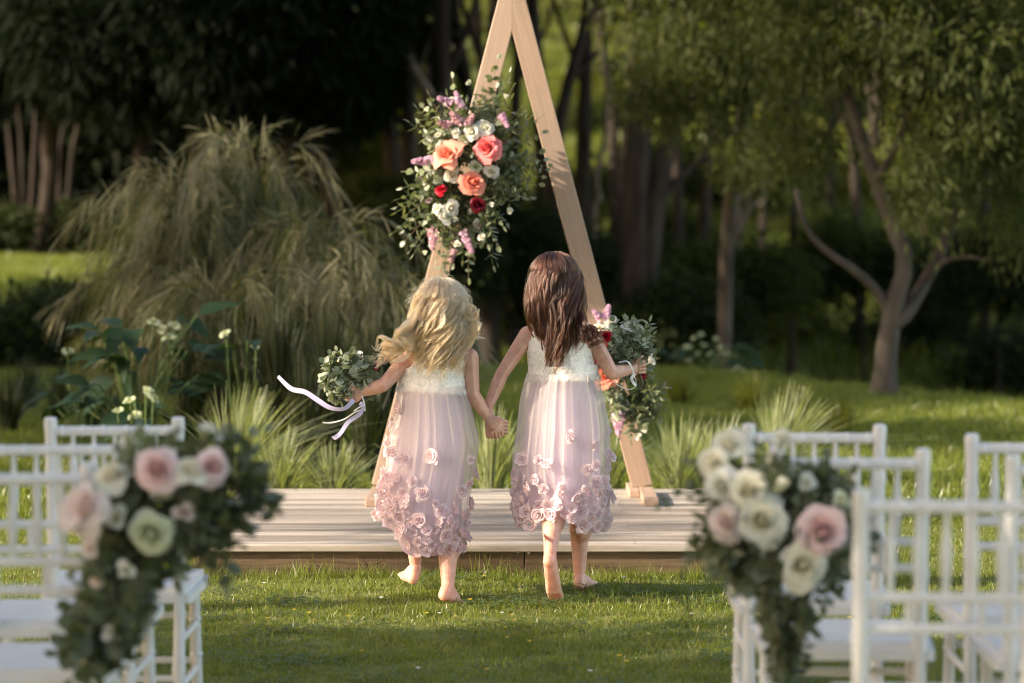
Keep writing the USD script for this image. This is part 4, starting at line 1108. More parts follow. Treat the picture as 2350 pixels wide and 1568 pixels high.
outline_sprigs(g1, (430, 1150), [(380, 1000), (520, 1000), (600, 1070), (610, 1180), (540, 1260), (460, 1330), (400, 1250)], DL + .06, 7, 30, KL, depth=.05, reach=(.3, 1.02))
flush_foliage(g1, 'foliage_deep')
DR = 6.62
ORI = W(1760, 1200, DR)
g2 = thing('flower_garland', 'garland of white and blush roses with trailing eucalyptus tied to the right aisle chair', 'garland', None, ORI)
for nm, px, py, dd, R, m_, sd, lk in (
        ('rose', 1672, 1022, -.04, .040, 'petal_cream', 121, (-.3, -.7, .6)), ('rose', 1640, 1062, -.07, .038, 'petal_cream', 122, (-.5, -1, .1)), ('rose', 1656, 1116, -.09, .042, 'petal_white', 123, (-.4, -1, 0)), ('rose', 1716, 1128, -.11, .050, 'petal_cream', 124, (-.1, -1, .2)),
        ('rose', 1746, 1196, -.12, .058, 'petal_cream', 125, (0, -1, .1)), ('rose', 1668, 1200, -.10, .046, 'petal_pale', 126, (-.5, -1, .1)), ('rose', 1884, 1222, -.12, .062, 'petal_blush', 127, (.15, -1, .2)), ('rose', 1842, 1298, -.12, .058, 'petal_cream', 128, (0, -1, .0)),
        ('rose', 1795, 1010, .03, .034, 'petal_cream', 129, (.2, -.7, .7)), ('rose', 1740, 1150, -.05, .03, 'petal_green', 130, (.5, -.8, .1)), ('bud', 1850, 1110, -.08, .026, 'petal_cream', 131, (.2, -.8, .5)), ('rose', 1800, 1090, -.08, .030, 'petal_white', 132, (.1, -1, .3)), ('rose', 1930, 1150, -.07, .028, 'petal_green', 133, (.3, -1, .2)), ('bud', 1770, 1300, -.09, .024, 'petal_pale', 134, (-.1, -1, .1))):
    put_rose(g2, nm, px, py, DR + dd, R, m_, sd, look=lk, petals=26 if R > .035 else 12, openness=.9 if R > .035 else .5, ruffle=.04, nu=6, nv=6)
rimR = [(1690, 1000), (1780, 985), (1880, 1030), (1940, 1090), (2000, 1180), (2010, 1280), (1960, 1370), (1890, 1400), (1830, 1420), (1740, 1390), (1690, 1340), (1640, 1280), (1590, 1220), (1560, 1150), (1520, 1110), (1570, 1070), (1620, 1020)]
KR = [(.052, .041, 'round', 'deep_leaf', 'stem_green', 6, .30), (.064, .030, 'long', 'eucalyptus_dark', 'stem_green', 6, .30), (.050, .040, 'round', 'eucalyptus_dark', 'stem_brown', 6, .25), (.052, .026, 'long', 'olive_leaf', 'stem_green', 5, .15)]
outline_sprigs(g2, (1780, 1190), rimR, DR + .0, 5, 80, KR, depth=.12, reach=(.3, 1.0))
outline_sprigs(g2, (1800, 1400), [(1850, 1390), (1870, 1450), (1830, 1560), (1800, 1620), (1780, 1560), (1740, 1450), (1750, 1390)], DR - .02, 6, 26, KR, depth=.06, reach=(.5, 1.05))
for k, pts in enumerate(([(1640, 1090), (1590, 1110), (1530, 1150), (1505, 1170)], [(1650, 1160), (1600, 1200), (1580, 1260)], [(1640, 1240), (1590, 1270), (1570, 1310)], [(1680, 1060), (1600, 1060), (1545, 1100)])):
    sprig(g2, [W(*p, DR - .05 + .02 * k) for p in pts], 6, .040, .028, 'drop', 'deep_leaf', 350 + k)
outline_sprigs(g2, (1890, 1170), [(1800, 1060), (1880, 1030), (1960, 1090), (2010, 1180), (2020, 1290), (1970, 1370), (1900, 1400), (1850, 1250)], DR + .04, 8, 44, KR, depth=.06, reach=(.3, 1.02))
outline_sprigs(g2, (1700, 1280), [(1640, 1180), (1600, 1240), (1620, 1330), (1700, 1390), (1790, 1400), (1800, 1300)], DR + .0, 9, 30, KR, depth=.08, reach=(.3, 1.02))
flush_foliage(g2, 'foliage_deep')
ORI = np.zeros(3)
# ================================================================ the two children
mat('skin', {'g': ('geometry', {}), 'n': ('noise_texture', {'scale': 26.0, 'detail': 6.0, 'roughness': 0.7}), 'n2': ('noise_texture', {'scale': 160.0, 'detail': 2.0}),
             'r': ('rgb_ramp', {'ramp': [(0.3, (0.42, 0.225, 0.155)), (0.7, (0.58, 0.350, 0.260))]}), 'b': ('bump', {'strength': 0.06, 'distance': 0.002}),
             'p': ('principled_bsdf', {'roughness': 0.5, 'specular_ior_level': 0.35, 'subsurface_weight': 0.25, 'subsurface_scale': 0.012, 'subsurface_radius': (1.0, 0.3, 0.15)})},
    [('g.position', 'n.vector'), ('g.position', 'n2.vector'), ('n.fac', 'r.fac'), ('r.color', 'p.base_color'), ('n2.fac', 'b.height'), ('b.normal', 'p.normal')], 'p.BSDF')
plain('eye_white', (0.75, 0.73, 0.70), 0.2)
plain('eye_brown', (0.05, 0.025, 0.012), 0.1)
plain('lips', (0.45, 0.14, 0.13), 0.4)
# satin, tulle, lace
mat('satin', {'p': ('principled_bsdf', {'base_color': (0.67, 0.49, 0.625), 'roughness': 0.38, 'specular_ior_level': 0.5, 'sheen_weight': 0.2, 'sheen_roughness': 0.4}),
              't': ('translucent_bsdf', {'color': (0.55, 0.26, 0.30)}), 'm': ('mix_closure', {'fac': 0.12})},
    [('p.BSDF', 'm.closure1'), ('t.BSDF', 'm.closure2')], 'm.closure')
mat('tulle', {'a': ('attribute', {'attribute': 'tint'}), 'd': ('diffuse_bsdf', {'color': (0.80, 0.74, 0.70)}), 't': ('translucent_bsdf', {'color': (0.80, 0.74, 0.70)}),
              's': ('mix_closure', {'fac': 0.4}), 'x': ('transparent_bsdf', {}), 'm': ('mix_closure', {})},
    [('d.BSDF', 's.closure1'), ('t.BSDF', 's.closure2'), ('a.fac', 'm.fac'), ('x.BSDF', 'm.closure1'), ('s.closure', 'm.closure2')], 'm.closure')
mat('lace', {'g': ('geometry', {}), 'v': ('voronoi_texture', {'scale': 55.0, 'feature': 'distance_to_edge'}), 'n': ('noise_texture', {'scale': 24.0, 'detail': 4.0, 'distortion': 1.6}),
             'mx': ('math', {'math_type': 'multiply_add', 'value2': 1.6}), 'r': ('rgb_ramp', {'ramp': [(0.3, (0.58, 0.52, 0.44)), (0.7, (0.85, 0.785, 0.69))]}), 'b': ('bump', {'strength': 0.45, 'distance': 0.003}),
             'p': ('principled_bsdf', {'roughness': 0.75, 'specular_ior_level': 0.2, 'sheen_weight': 0.3})},
    [('g.position', 'v.vector'), ('g.position', 'n.vector'), ('v.distance', 'mx.value1'), ('n.fac', 'mx.value3'), ('mx.value', 'r.fac'), ('mx.value', 'b.height'), ('b.normal', 'p.normal'), ('r.color', 'p.base_color')], 'p.BSDF')
petal('fabric_pink', (0.90, 0.69, 0.71), (0.92, 0.78, 0.79), trans=0.40, rough=0.8)


def hair_mat(name, a, b, rough):
    mat(name, {'h': ('hair_info', {}), 'r': ('rgb_ramp', {'ramp': [(0.0, a), (0.55, tuple((x + y) / 2 for x, y in zip(a, b))), (1.0, b)]}),
               'w': ('white_noise_texture', {'dimensions': '1D'}), 'w2': ('white_noise_texture', {'dimensions': '1D'}), 'dv': ('math', {'math_type': 'divide', 'value2': 32.0}), 'fl': ('math', {'math_type': 'floor'}), 'k': ('math', {'math_type': 'multiply_add', 'value2': 0.25}), 'k2': ('math', {'math_type': 'multiply', 'value2': 0.75}), 'p': ('principled_hair_bsdf', {'model': 'Chiang', 'parametrization': 'Direct coloring', 'roughness': rough, 'radial_roughness': rough + .1, 'random_roughness': 0.2})},
        [('h.index', 'dv.value1'), ('dv.value', 'fl.value1'), ('fl.value', 'w.w'), ('h.index', 'w2.w'), ('w2.value', 'k.value1'), ('w.value', 'k2.value1'), ('k2.value', 'k.value3'), ('k.value', 'r.fac'), ('r.color', 'p.color')], 'p.BSDF')


hair_mat('hair_fair', (0.11, 0.043, 0.015), (0.76, 0.47, 0.24), 0.28)
hair_mat('hair_brown', (0.003, 0.0015, 0.001), (0.048, 0.015, 0.006), 0.30)
plain('scalp_fair', (0.40, 0.26, 0.13), 0.7)
plain('scalp_brown', (0.035, 0.016, 0.009), 0.7)


def ball(p, r, seg=18):
    return m3.Manifold.sphere(float(r), seg).translate([float(x) for x in p])


def bones(*chain):
    """Tapered limbs: each chain is a list of (point, radius)."""
    out = []
    for ch in chain:
        for (a, ra), (b, rb) in zip(ch[:-1], ch[1:]):
            out.append(m3.Manifold.batch_hull([ball(a, ra), ball(b, rb)]))
    return out


def blob(*pts):
    return [m3.Manifold.batch_hull([ball(p, r) for p, r in pts])]


def flesh(parts, edge=.006, it=8):
    m = m3.Manifold.batch_boolean(parts, m3.OpType.Add).refine_to_length(edge)
    q = m.to_mesh()
    t = trimesh.Trimesh(q.vert_properties[:, :3], q.tri_verts, process=True)
    trimesh.smoothing.filter_taubin(t, lamb=.5, nu=.53, iterations=it)
    return t


def finger(pts, r0, r1):
    p = [np.asarray(q, float) for q in pts]
    return bones([(q, r0 + (r1 - r0) * k / (len(p) - 1)) for k, q in enumerate(p)])


def head_parts(c, s=1.0, turn=0.0):
    """A head that faces +y (away from the camera)."""
    c = np.asarray(c, float)
    R = rotz(np.array(turn))
    w = lambda x, y, z: c + s * (R @ np.array([x, y, z]))
    P = blob((w(0, -.020, .030), .072), (w(0, .018, .035), .068), (w(.012, 0, .02), .066), (w(-.012, 0, .02), .066), (w(0, .035, -.005), .056))
    P += blob((w(0, .040, -.020), .050), (w(.025, .030, -.035), .034), (w(-.025, .030, -.035), .034), (w(0, .052, -.070), .022), (w(0, .010, -.05), .04))
    P += blob((w(0, .085, -.004), .006), (w(0, .096, -.022), .009), (w(.009, .086, -.026), .007), (w(-.009, .086, -.026), .007))     # nose
    P += blob((w(.016, .072, -.048), .008), (w(-.016, .072, -.048), .008), (w(0, .078, -.046), .008))                              # mouth
    for e in (-1, 1):
        P += blob((w(e * .074, -.004, .008), .012), (w(e * .078, -.008, .018), .010), (w(e * .072, .0, -.016), .009))                # ears
        P += blob((w(e * .030, .082, .022), .007), (w(e * .045, .072, .020), .006), (w(e * .018, .086, .020), .006))                  # brows
    face = []
    for e in (-1, 1):
        b = trimesh.creation.icosphere(2, .0115 * s); b.apply_translation(w(e * .031, .0755, .004)); face.append(('eye', b, 'eye_white'))
        b = trimesh.creation.icosphere(2, .0062 * s); b.apply_translation(w(e * .031, .0825, .004)); face.append(('iris', b, 'eye_brown'))
    lip = trimesh.creation.icosphere(2, 1.0); lip.apply_scale([.017 * s, .006 * s, .0055 * s]); lip.apply_translation(w(0, .0835, -.0465)); face.append(('lips', lip, 'lips'))
    return P, face


def skirt_surface(d0, rows, hem, folds, grow, nth=220, nt=64, ry=.84, off=0.0, seed=0):
    """rows: (py, left px, right px); hem(theta) -> py of the hem; the wide ring is theta, 3pi/2 faces the camera."""
    rows = np.array(rows, float)
    th = np.linspace(0, 2 * np.pi, nth, endpoint=False); t = np.linspace(0, 1, nt)
    py0 = rows[0, 0]; H = hem(th)
    PY = py0 + (H[:, None] - py0) * t[None]
    Lp, Rp = np.interp(PY, rows[:, 0], rows[:, 1]), np.interp(PY, rows[:, 0], rows[:, 2])
    k = d0 / PX
    cx, rx = ((Lp + Rp) / 2 - 1175) * k, (Rp - Lp) / 2 * k + off
    amp = grow(t)[None]
    f = folds(th[:, None] + .16 * np.sin(3 * t[None] + seed) * t[None], t[None])
    r = 1 + amp * f
    x = cx + rx * r * np.cos(th)[:, None]
    y = d0 + (rx * ry + off) * r * np.sin(th)[:, None]
    z = CAM_Z - (PY - 480) * k
    Vv = np.stack([x, y, z], -1)
    i, j = np.meshgrid(np.arange(nth), np.arange(nt - 1), indexing='ij')
    a = i * nt + j; b = ((i + 1) % nth) * nt + j
    F = np.stack([a, a + 1, b + 1, b], -1).reshape(-1, 4)
    return Vv, F, f * np.ones_like(PY)


def fan(ks, seed, sharp=0.0):
    r = np.random.default_rng(seed)
    ph = r.uniform(0, 6.28, len(ks)); am = r.uniform(.6, 1.0, len(ks))

    def f(th, t):
        s = 0
        for k, p, a in zip(ks, ph, am):
            w = np.cos(k * th + p + .5 * np.sin(2.3 * t + p))
            if sharp:
                w = 1 - 2 * np.abs(np.sin((k * th + p + .5 * np.sin(2.3 * t + p)) / 2)) ** sharp
            s = s + a * w
        return s / sum(am)
    return f


def dress(parent, d0, rows, hem_in, hem_out, seed, place_roses, n_roses, front, inner_rows=None):
    base = ORI
    Vi, Fi, _ = skirt_surface(d0, inner_rows or rows, hem_in, fan((3, 5, 8), seed), lambda t: .014 + .12 * t ** 1.2, off=-.012, seed=seed)
    # doubled, so that the satin has an inside
    sk = obj('skirt', (Vi.reshape(-1, 3) - base, Fi), 'satin', parent, smooth=True)
    Vo, Fo, f = skirt_surface(d0, rows, hem_out, fan((9, 14, 23, 31), seed + 1, .8), lambda t: .02 + .055 * t ** .8, nth=420, off=.006, seed=seed + 2)
    rr = np.random.default_rng(seed)
    th = np.linspace(0, 2 * np.pi, Vo.shape[0], endpoint=False)
    streak = meshkit.noise(np.stack([th * 26, np.zeros_like(th), np.zeros_like(th)], -1), seed)[:, None] * np.ones((1, Vo.shape[1]))
    alpha = .20 + .32 * (1 - np.linspace(0, 1, Vo.shape[1]))[None] ** 1.3 + .32 * np.clip((f - .05) * 1.6, 0, 1) ** 1.4 + .30 * np.clip(streak - .45, 0, 1)
    tu = obj('tulle_overskirt', (Vo.reshape(-1, 3) - base, Fo), 'tulle', parent, smooth=True, tint=alpha.ravel())
    # fabric roses sewn on the tulle
    nrm = np.cross(np.roll(Vo, -1, 0) - np.roll(Vo, 1, 0), np.gradient(Vo, axis=1)); nrm = unit(nrm)
    cen = Vo.mean(0, keepdims=True); flip = np.sign(((Vo - cen) * nrm).sum(-1, keepdims=True)); nrm = nrm * flip
    kept = []
    variants = [fabric_rose(1000 + s) for s in range(10)]
    tries = 0
    while len(kept) < n_roses and tries < 9000:
        tries += 1
        i, j = rr.integers(0, Vo.shape[0]), rr.integers(8, Vo.shape[1] - 1)
        p = Vo[i, j]; py = 480 + (CAM_Z - p[2]) * PX / d0; px = 1175 + p[0] * PX / d0
        front_ = nrm[i, j, 1] < .35
        if rr.random() > place_roses(px, py) * (1.0 if front_ else .45):
            continue
        R = rr.uniform(.017, .033)
        if any(np.sum((p - q) ** 2) < (.76 * (R + Rq)) ** 2 for q, Rq in kept):
            continue
        kept.append((p, R))
        n_ = unit(nrm[i, j] + rr.normal(0, .25, 3) + [0, 0, .12])
        v = variants[rr.integers(0, 10)]
        obj('fabric_rose', moved(scaled(v, R), frame(n_, rr.uniform(0, 6)), p + n_ * .002 - base), 'fabric_pink', tu, smooth=True)
    return sk, tu


def scaled(mb, s):
    (v, f), t = mb.get()
    return MB().add((v * s, f), t)


def lace_hem(parent, d0, left, right, py_c, droop, ry, seed, drop=.026):
    """The scalloped, eyelash-fringed lower edge of the lace bodice."""
    r = np.random.default_rng(seed)
    k = d0 / PX; n = 300
    th = np.linspace(0, 2 * np.pi, n, endpoint=False)
    cx, rx = ((left + right) / 2 - 1175) * k, (right - left) / 2 * k
    z0 = CAM_Z - (py_c + droop * np.cos(th) - 480) * k
    sc = np.abs(np.sin(th * 11)) ** .6
    ring = []
    for q, (e, dz) in enumerate(((.0, .03), (.002, .0), (.006, -drop * .45), (.010, -1.0))):
        dzz = dz if q < 3 else -drop * (.55 + .5 * sc)
        rad = 1 + e / rx
        ring.append(np.stack([cx + rx * rad * np.cos(th), d0 + rx * ry * rad * np.sin(th), z0 + dzz], -1))
    Vv = np.stack(ring, 1)
    i, j = np.meshgrid(np.arange(n), np.arange(3), indexing='ij')
    a = i * 4 + j; b = ((i + 1) % n) * 4 + j
    obj('lace_hem', (Vv.reshape(-1, 3) - ORI, np.stack([a, a + 1, b + 1, b], -1).reshape(-1, 4)), 'lace', parent, smooth=True)
    idx = r.integers(0, n, 420)
    p = Vv[idx, 3]
    out = unit(np.stack([np.cos(th[idx]), np.sin(th[idx]), -1.6 + 0 * idx], -1) + rand_dirs(420, r) * .6)
    L = r.uniform(.006, .016, 420)
    P = p[:, None] + out[:, None] * (L[:, None, None] * np.linspace(0, 1, 3)[None, :, None])
    obj('lace_fringe', (lambda v, f: (v - ORI, f))(*ribbons(P, .0014 * np.array([1, .8, .2]), unit(rand_dirs(420, r)))), 'lace', parent)


def hair(parent, base, locks, strands, mat_, seed, width=.0011, K=22, wave=(.008, 7.0), spread=(.004, .016), frizz=.0025):
    """Curves: each lock is a list of points from the scalp to its end."""
    r = np.random.default_rng(seed)
    P = []
    t = np.linspace(0, 1, K)
    for lk in locks:
        p = spline(lk, K)
        tan = unit(np.gradient(p, axis=0))
        s = unit(np.cross(tan, [0, 1.0, 0.2])); u = np.cross(s, tan)
        ph, fr, am = 25 * p[K // 2, 0] + r.normal(0, .7), wave[1] * r.uniform(.85, 1.15), wave[0] * r.uniform(.5, 1.2)
        env = np.clip((t - .20) / .45, 0, 1)
        p = p + s * (am * env * np.sin(fr * t * 2 + ph))[:, None] + u * (am * .8 * env * np.cos(fr * t * 2 + ph))[:, None]
        n = strands
        o = r.normal(0, 1, (n, 2)); o /= np.maximum(1, np.linalg.norm(o, axis=1, keepdims=True) / 1.6)
        wdt = (spread[0] + (spread[1] - spread[0]) * np.sin(np.pi * np.clip(t * .85 + .08, 0, 1)) ** .8) * (1 - .82 * t ** 2.2)
        q = p[None] + s[None] * (o[:, :1, None] * wdt[None, :, None]) + u[None] * (o[:, 1:, None] * wdt[None, :, None] * .55)
        fz = r.normal(0, frizz, (n, 4, 3)); ti = np.linspace(0, 3, K); a = np.minimum(ti.astype(int), 2); w = (ti - a)[None, :, None]
        fz[:, 0] *= .2
        q = q + (fz[:, a] * (1 - w) + fz[:, a + 1] * w)
        cut = r.uniform(.82, 1.0, n)
        idx = t[None] * cut[:, None] * (K - 1)
        lo = np.minimum(idx.astype(int), K - 2); fr_ = (idx - lo)[..., None]
        q = np.take_along_axis(q, lo[..., None].repeat(3, 2), 1) * (1 - fr_) + np.take_along_axis(q, (lo + 1)[..., None].repeat(3, 2), 1) * fr_
        P.append(q)
    P = np.concatenate(P) - base
    c = UsdGeom.BasisCurves.Define(stage, numbered(where(parent), 'hair'))
    c.CreateTypeAttr('linear')
    c.CreatePointsAttr(Vt.Vec3fArray.FromNumpy(P.reshape(-1, 3).astype(np.float32)))
    c.CreateCurveVertexCountsAttr(Vt.IntArray.FromNumpy(np.full(len(P), K, np.int32)))
    wv = np.tile(width * (1 - .6 * t ** 2), (len(P), 1)).astype(np.float32)
    c.CreateWidthsAttr(Vt.FloatArray.FromNumpy(wv.ravel()))
    c.SetWidthsInterpolation('vertex')
    UsdShade.MaterialBindingAPI.Apply(c.GetPrim()).Bind(M[mat_])
    return c.GetPrim()


def bodice(parent, d0, waist_l, waist_r, waist_py, chest_l, chest_r, chest_py, sh_l, sh_r, sh_py, neck_py, arm_py):
    k = d0 / PX
    hw, cw = (waist_r - waist_l) / 2 * k, (chest_r - chest_l) / 2 * k
    wc, cc = W((waist_l + waist_r) / 2, waist_py, d0), W((chest_l + chest_r) / 2, chest_py, d0)

    def ring(c, hx, hy, r):
        return [(c + [hx * math.cos(a) - r * math.cos(a), hy * math.sin(a) - r * math.sin(a), 0], r) for a in np.arange(0, 6.28, .5)]
    P = blob(*ring(wc, hw, hw * .74, .012), *ring(cc, cw, cw * .74, .020))
    s0 = [W(sh_l + 14, sh_py, d0), W(sh_r - 14, sh_py, d0)]
    P += blob(*ring(cc, cw, cw * .74, .020), *[(s + [0, y, .0], .016) for s in s0 for y in (-.022, .014)])
    t = m3.Manifold.batch_boolean(P, m3.OpType.Add)
    nk = m3.Manifold.cylinder(.3, .046, .060, 32).translate([float((wc[0] + cc[0]) / 2), d0, float(CAM_Z - (neck_py - 480) * k)])
    t = t - nk
    for s, px in ((-1, sh_l), (1, sh_r)):
        a = W(px - s * 0, arm_py, d0)
        t = t - m3.Manifold.batch_hull([ball(a + [s * .010, -.10, .0], .030), ball(a + [s * .010, .10, .0], .030), ball(a + [s * .02, -.10, .07], .026), ball(a + [s * .02, .10, .07], .026)])
    q = t.refine_to_length(.008).to_mesh()
    m = trimesh.Trimesh(q.vert_properties[:, :3], q.tri_verts, process=True)
    trimesh.smoothing.filter_taubin(m, lamb=.5, nu=.53, iterations=12)
    m.apply_translation(-ORI)
    return obj('bodice', m, 'lace', parent, smooth=True)


def foot(ankle, heel, ball_, toe, r=.024, side=None):
    """Heel, arch, ball and five toes. side: unit vector across the foot towards the big toe."""
    ankle, heel, ball_, toe = (np.asarray(v, float) for v in (ankle, heel, ball_, toe))
    s = np.asarray(side, float)
    P = blob((ankle, .024), (heel, .022), (heel * .5 + ankle * .5, .024))
    P += blob((ankle, .022), (heel * .75 + ball_ * .25, .020), (ball_ + s * .014, .0165), (ball_ - s * .016, .014), (heel, .020))
    f = unit(toe - ball_)
    L = np.linalg.norm(toe - ball_)
    for k, (o, ln, rr) in enumerate(((.020, 1.05, .0092), (.008, 1.0, .0072), (-.002, .92, .0068), (-.0115, .82, .0064), (-.020, .68, .0060))):
        a = ball_ + s * o
        P += finger([a, a + f * L * ln * .55 + s * o * .1, a + f * L * ln], rr * 1.15, rr)
    return P


# ---------------------------------------------------------------- the fair-haired child
DG = 10.90
ORI = np.array([W(1010, 1300, DG)[0], DG, 0])
p1 = thing('person', 'fair-haired child running barefoot in a lace and tulle dress, left arm stretched out', 'person', None, ORI)
HC = W(1012, 716, DG + .01)
hp, face = head_parts(HC, 1.0, -.1)
P = list(hp)
shL, shR = W(937, 823, DG), W(1078, 820, DG)
elL, wrL = W(880, 884, DG - .07), W(830, 901, DG - .05)
elR, wrR = W(1085, 905, DG - .02), W(1119, 958, DG - .01)
neck = W(1008, 785, DG)
P += bones([(HC + [0, -.005, -.04], .042), (neck, .036), (W(1007, 812, DG), .045)])
P += blob((shL + [.03, 0, .0], .034), (shR - [.03, 0, 0], .034), (W(1007, 812, DG), .04), (W(1000, 850, DG), .072), (W(1018, 850, DG), .070))
P += blob((W(982, 850, DG), .070), (W(1022, 850, DG), .070), (W(976, 905, DG), .068), (W(1008, 905, DG), .066))
P += blob((W(976, 905, DG), .066), (W(1008, 905, DG), .066), (W(966, 985, DG), .060), (W(1010, 985, DG), .060))
P += bones([(shL + [.02, 0, 0], .036), (shL, .034), (elL * .45 + shL * .55, .031), (elL, .0255), (elL * .7 + wrL * .3, .027), (wrL, .0180)])
P += bones([(shR - [.02, 0, 0], .036), (shR, .034), (elR * .5 + shR * .5, .030), (elR, .0260), (elR * .62 + wrR * .38, .0265), (wrR, .0180)])
# left fist closed round the stems
hL = W(812, 905, DG - .05)
P += blob((wrL, .017), (hL + [.010, .0, .012], .020), (hL + [.008, 0, -.014], .018), (hL + [-.004, .012, .0], .018))
for k, dz in enumerate((.020, .006, -.007, -.019)):
    P += finger([hL + [-.006, -.012, dz], hL + [-.026, -.006, dz * 1.1], hL + [-.030, .014, dz], hL + [-.012, .026, dz]], .0080 - .0006 * k, .0066 - .0005 * k)
P += finger([hL + [.008, -.004, .018], hL + [-.006, -.016, .034], hL + [-.020, -.006, .040]], .0095, .0072)
# right hand laid over the other child's hand
hR = W(1137, 975, DG - .02)
kn = W(1150, 979, DG - .02)
P += blob((wrR, .0170), (hR + [0, 0, .014], .0150), (hR + [0, 0, -.016], .0150), (kn + [0, 0, .020], .0105), (kn + [0, 0.004, -.018], .0105))
for k, dz in enumerate((.022, .009, -.005, -.018)):
    a = kn + [0, 0, dz]
    P += finger([a, a + [.020, .010, -.004], a + [.022, .034, -.010], a + [.004, .046, -.012]], .0082 - .0005 * k, .0066 - .0004 * k)
P += finger([hR + [-.008, .004, .020], hR + [.010, .022, .026], hR + [.024, .034, .014]], .0095, .0072)
# legs: the left one swinging forward, the right one pushing off
hipL, hipR = W(966, 990, DG), W(1012, 990, DG)
kL, aL = W(950, 1160, DG + .20), W(953, 1290, 11.13)
P += bones([(hipL, .060), (kL, .045), (kL * .55 + aL * .45, .041), (aL, .0235)])
hl = W(948, 1333, 11.10); bl = hl + [-.028, .055, .010]; tl = bl + [-.020, .040, .008]
P += foot(aL + [0, 0, -.02], hl + [0, 0, .008], bl, tl, side=unit([.6, .45, 0]))
kR, aR = W(1028, 1175, DG + .03), W(1028, 1345, DG - .17)
P += bones([(hipR, .060), (kR, .047), (W(1031, 1265, DG - .06), .044), (aR * .6 + kR * .4, .037), (aR, .0240)])
hr = W(1019, 1366, DG - .20); br = W(1046, 1381, DG - .13); tr = W(1066, 1389, DG - .09)
P += foot(aR, hr, br + [0, 0, .006], tr + [0, 0, .006], side=unit([-.5, .8, 0]))
body = flesh(P)
body.apply_translation(-ORI)
obj('body', body, 'skin', p1, smooth=True)
for nm, m_, mt in face:
    m_.apply_translation(-ORI); obj(nm, m_, mt, p1, smooth=True)

bodice(p1, DG, 918, 1068, 888, 920, 1068, 852, 938, 1078, 806, 812, 826)
lace_hem(p1, DG, 915, 1070, 884, 4, .78, 1)
rows1 = [(884, 917, 1067), (905, 914, 1072), (948, 908, 1082), (1014, 893, 1097), (1081, 886, 1086), (1148, 872, 1074), (1181, 872, 1070), (1231, 871, 1068), (1270, 885, 1066)]
rows1i = [(884, 919, 1065), (948, 914, 1072), (1014, 905, 1076), (1081, 892, 1074), (1148, 878, 1068), (1181, 872, 1066), (1231, 872, 1064), (1270, 880, 1064)]


def hem1(th):
    x = np.cos(th)                         # -1 is the left of the picture
    s = sstep(-.98, -.25, x)
    return 1206 + 62 * s - 10 * sstep(.0, 1.0, np.sin(th))


def hem1o(th):
    return hem1(th) - 6 - 20 * (1 - sstep(-.9, -.2, np.cos(th)))


def roses1(px, py):
    u = (px - 880) / 190
    lo = 1085 + 115 * min(max((u - .15) / .35, 0), 1)
    return 1.0 if py > lo else (.035 if py > lo - 70 else (.013 if py > 930 and u < .25 else (.005 if py > 1030 else 0)))


dress(p1, DG, rows1, hem1, hem1o, 21, roses1, 150, True, rows1i)


def scalp(parent, c, mat_, sx=1.0):
    m = trimesh.creation.icosphere(3, 1.0)
    m.apply_scale([.083 * sx, .096, .094]); m.apply_translation(c + [0, -.006, .024])
    m = m.slice_plane(c + [0, .045, .03], unit([0, -1, .28]))
    m.apply_translation(-ORI)
    return obj('hair_cap', m, mat_, parent, smooth=True)


def hair_locks(c, outline, d_back, n, seed, part=0.0, out_scale=(1.0, 1.06), length=(0.75, 1.0), back=.10):
    """outline: (py, left px, right px) of the falling hair as sighted at the head's distance."""
    r = np.random.default_rng(seed)
    o = np.array(outline, float) + [0, 13, -13]; d0 = c[1]; k = d0 / PX
    locks = []
    for q in range(n):
        u = np.clip(r.normal(0, .50), -1, 1) if r.random() < .4 else r.uniform(-1, 1)                # across
        layer = r.uniform(0, 1)
        az = u * 1.75                                      # 0 is straight towards the camera
        sc = r.uniform(*out_scale)
        pole = np.array([part + .012 * r.normal(), .035 - .06 * r.uniform(0, 1), .0])
        pts = []
        for f in (0.10, .45, .8, 1.05):
            a = f * 1.45
            hd = np.array([math.sin(az), -math.cos(az), 0])
            pts.append(c + [0, -.006, .024] + sc * (np.array([.088, .101, .098]) * (hd * math.sin(a) + [0, 0, math.cos(a)])) + pole * (1 - f) * .6)
        L = r.uniform(*length)
        pyb, pye = 480 + (CAM_Z - pts[-1][2]) / k, None
        end = o[-1, 0]
        pye = pyb + (end - pyb) * L
        for f in (.35, .7, 1.0):
            py = pyb + (pye - pyb) * f
            l, rgt = np.interp(py, o[:, 0], o[:, 1]), np.interp(py, o[:, 0], o[:, 2])
            uu = np.clip(u + r.normal(0, .10), -1, 1)
            px = (l + rgt) / 2 + uu * (rgt - l) / 2
            yb = -back * (1 - .55 * uu * uu) - .02 * layer
            pts.append(np.array([(px - 1175) * k, d0 + yb * (1 - .15 * f), CAM_Z - (py - 480) * k]))
        locks.append(pts)
    return locks


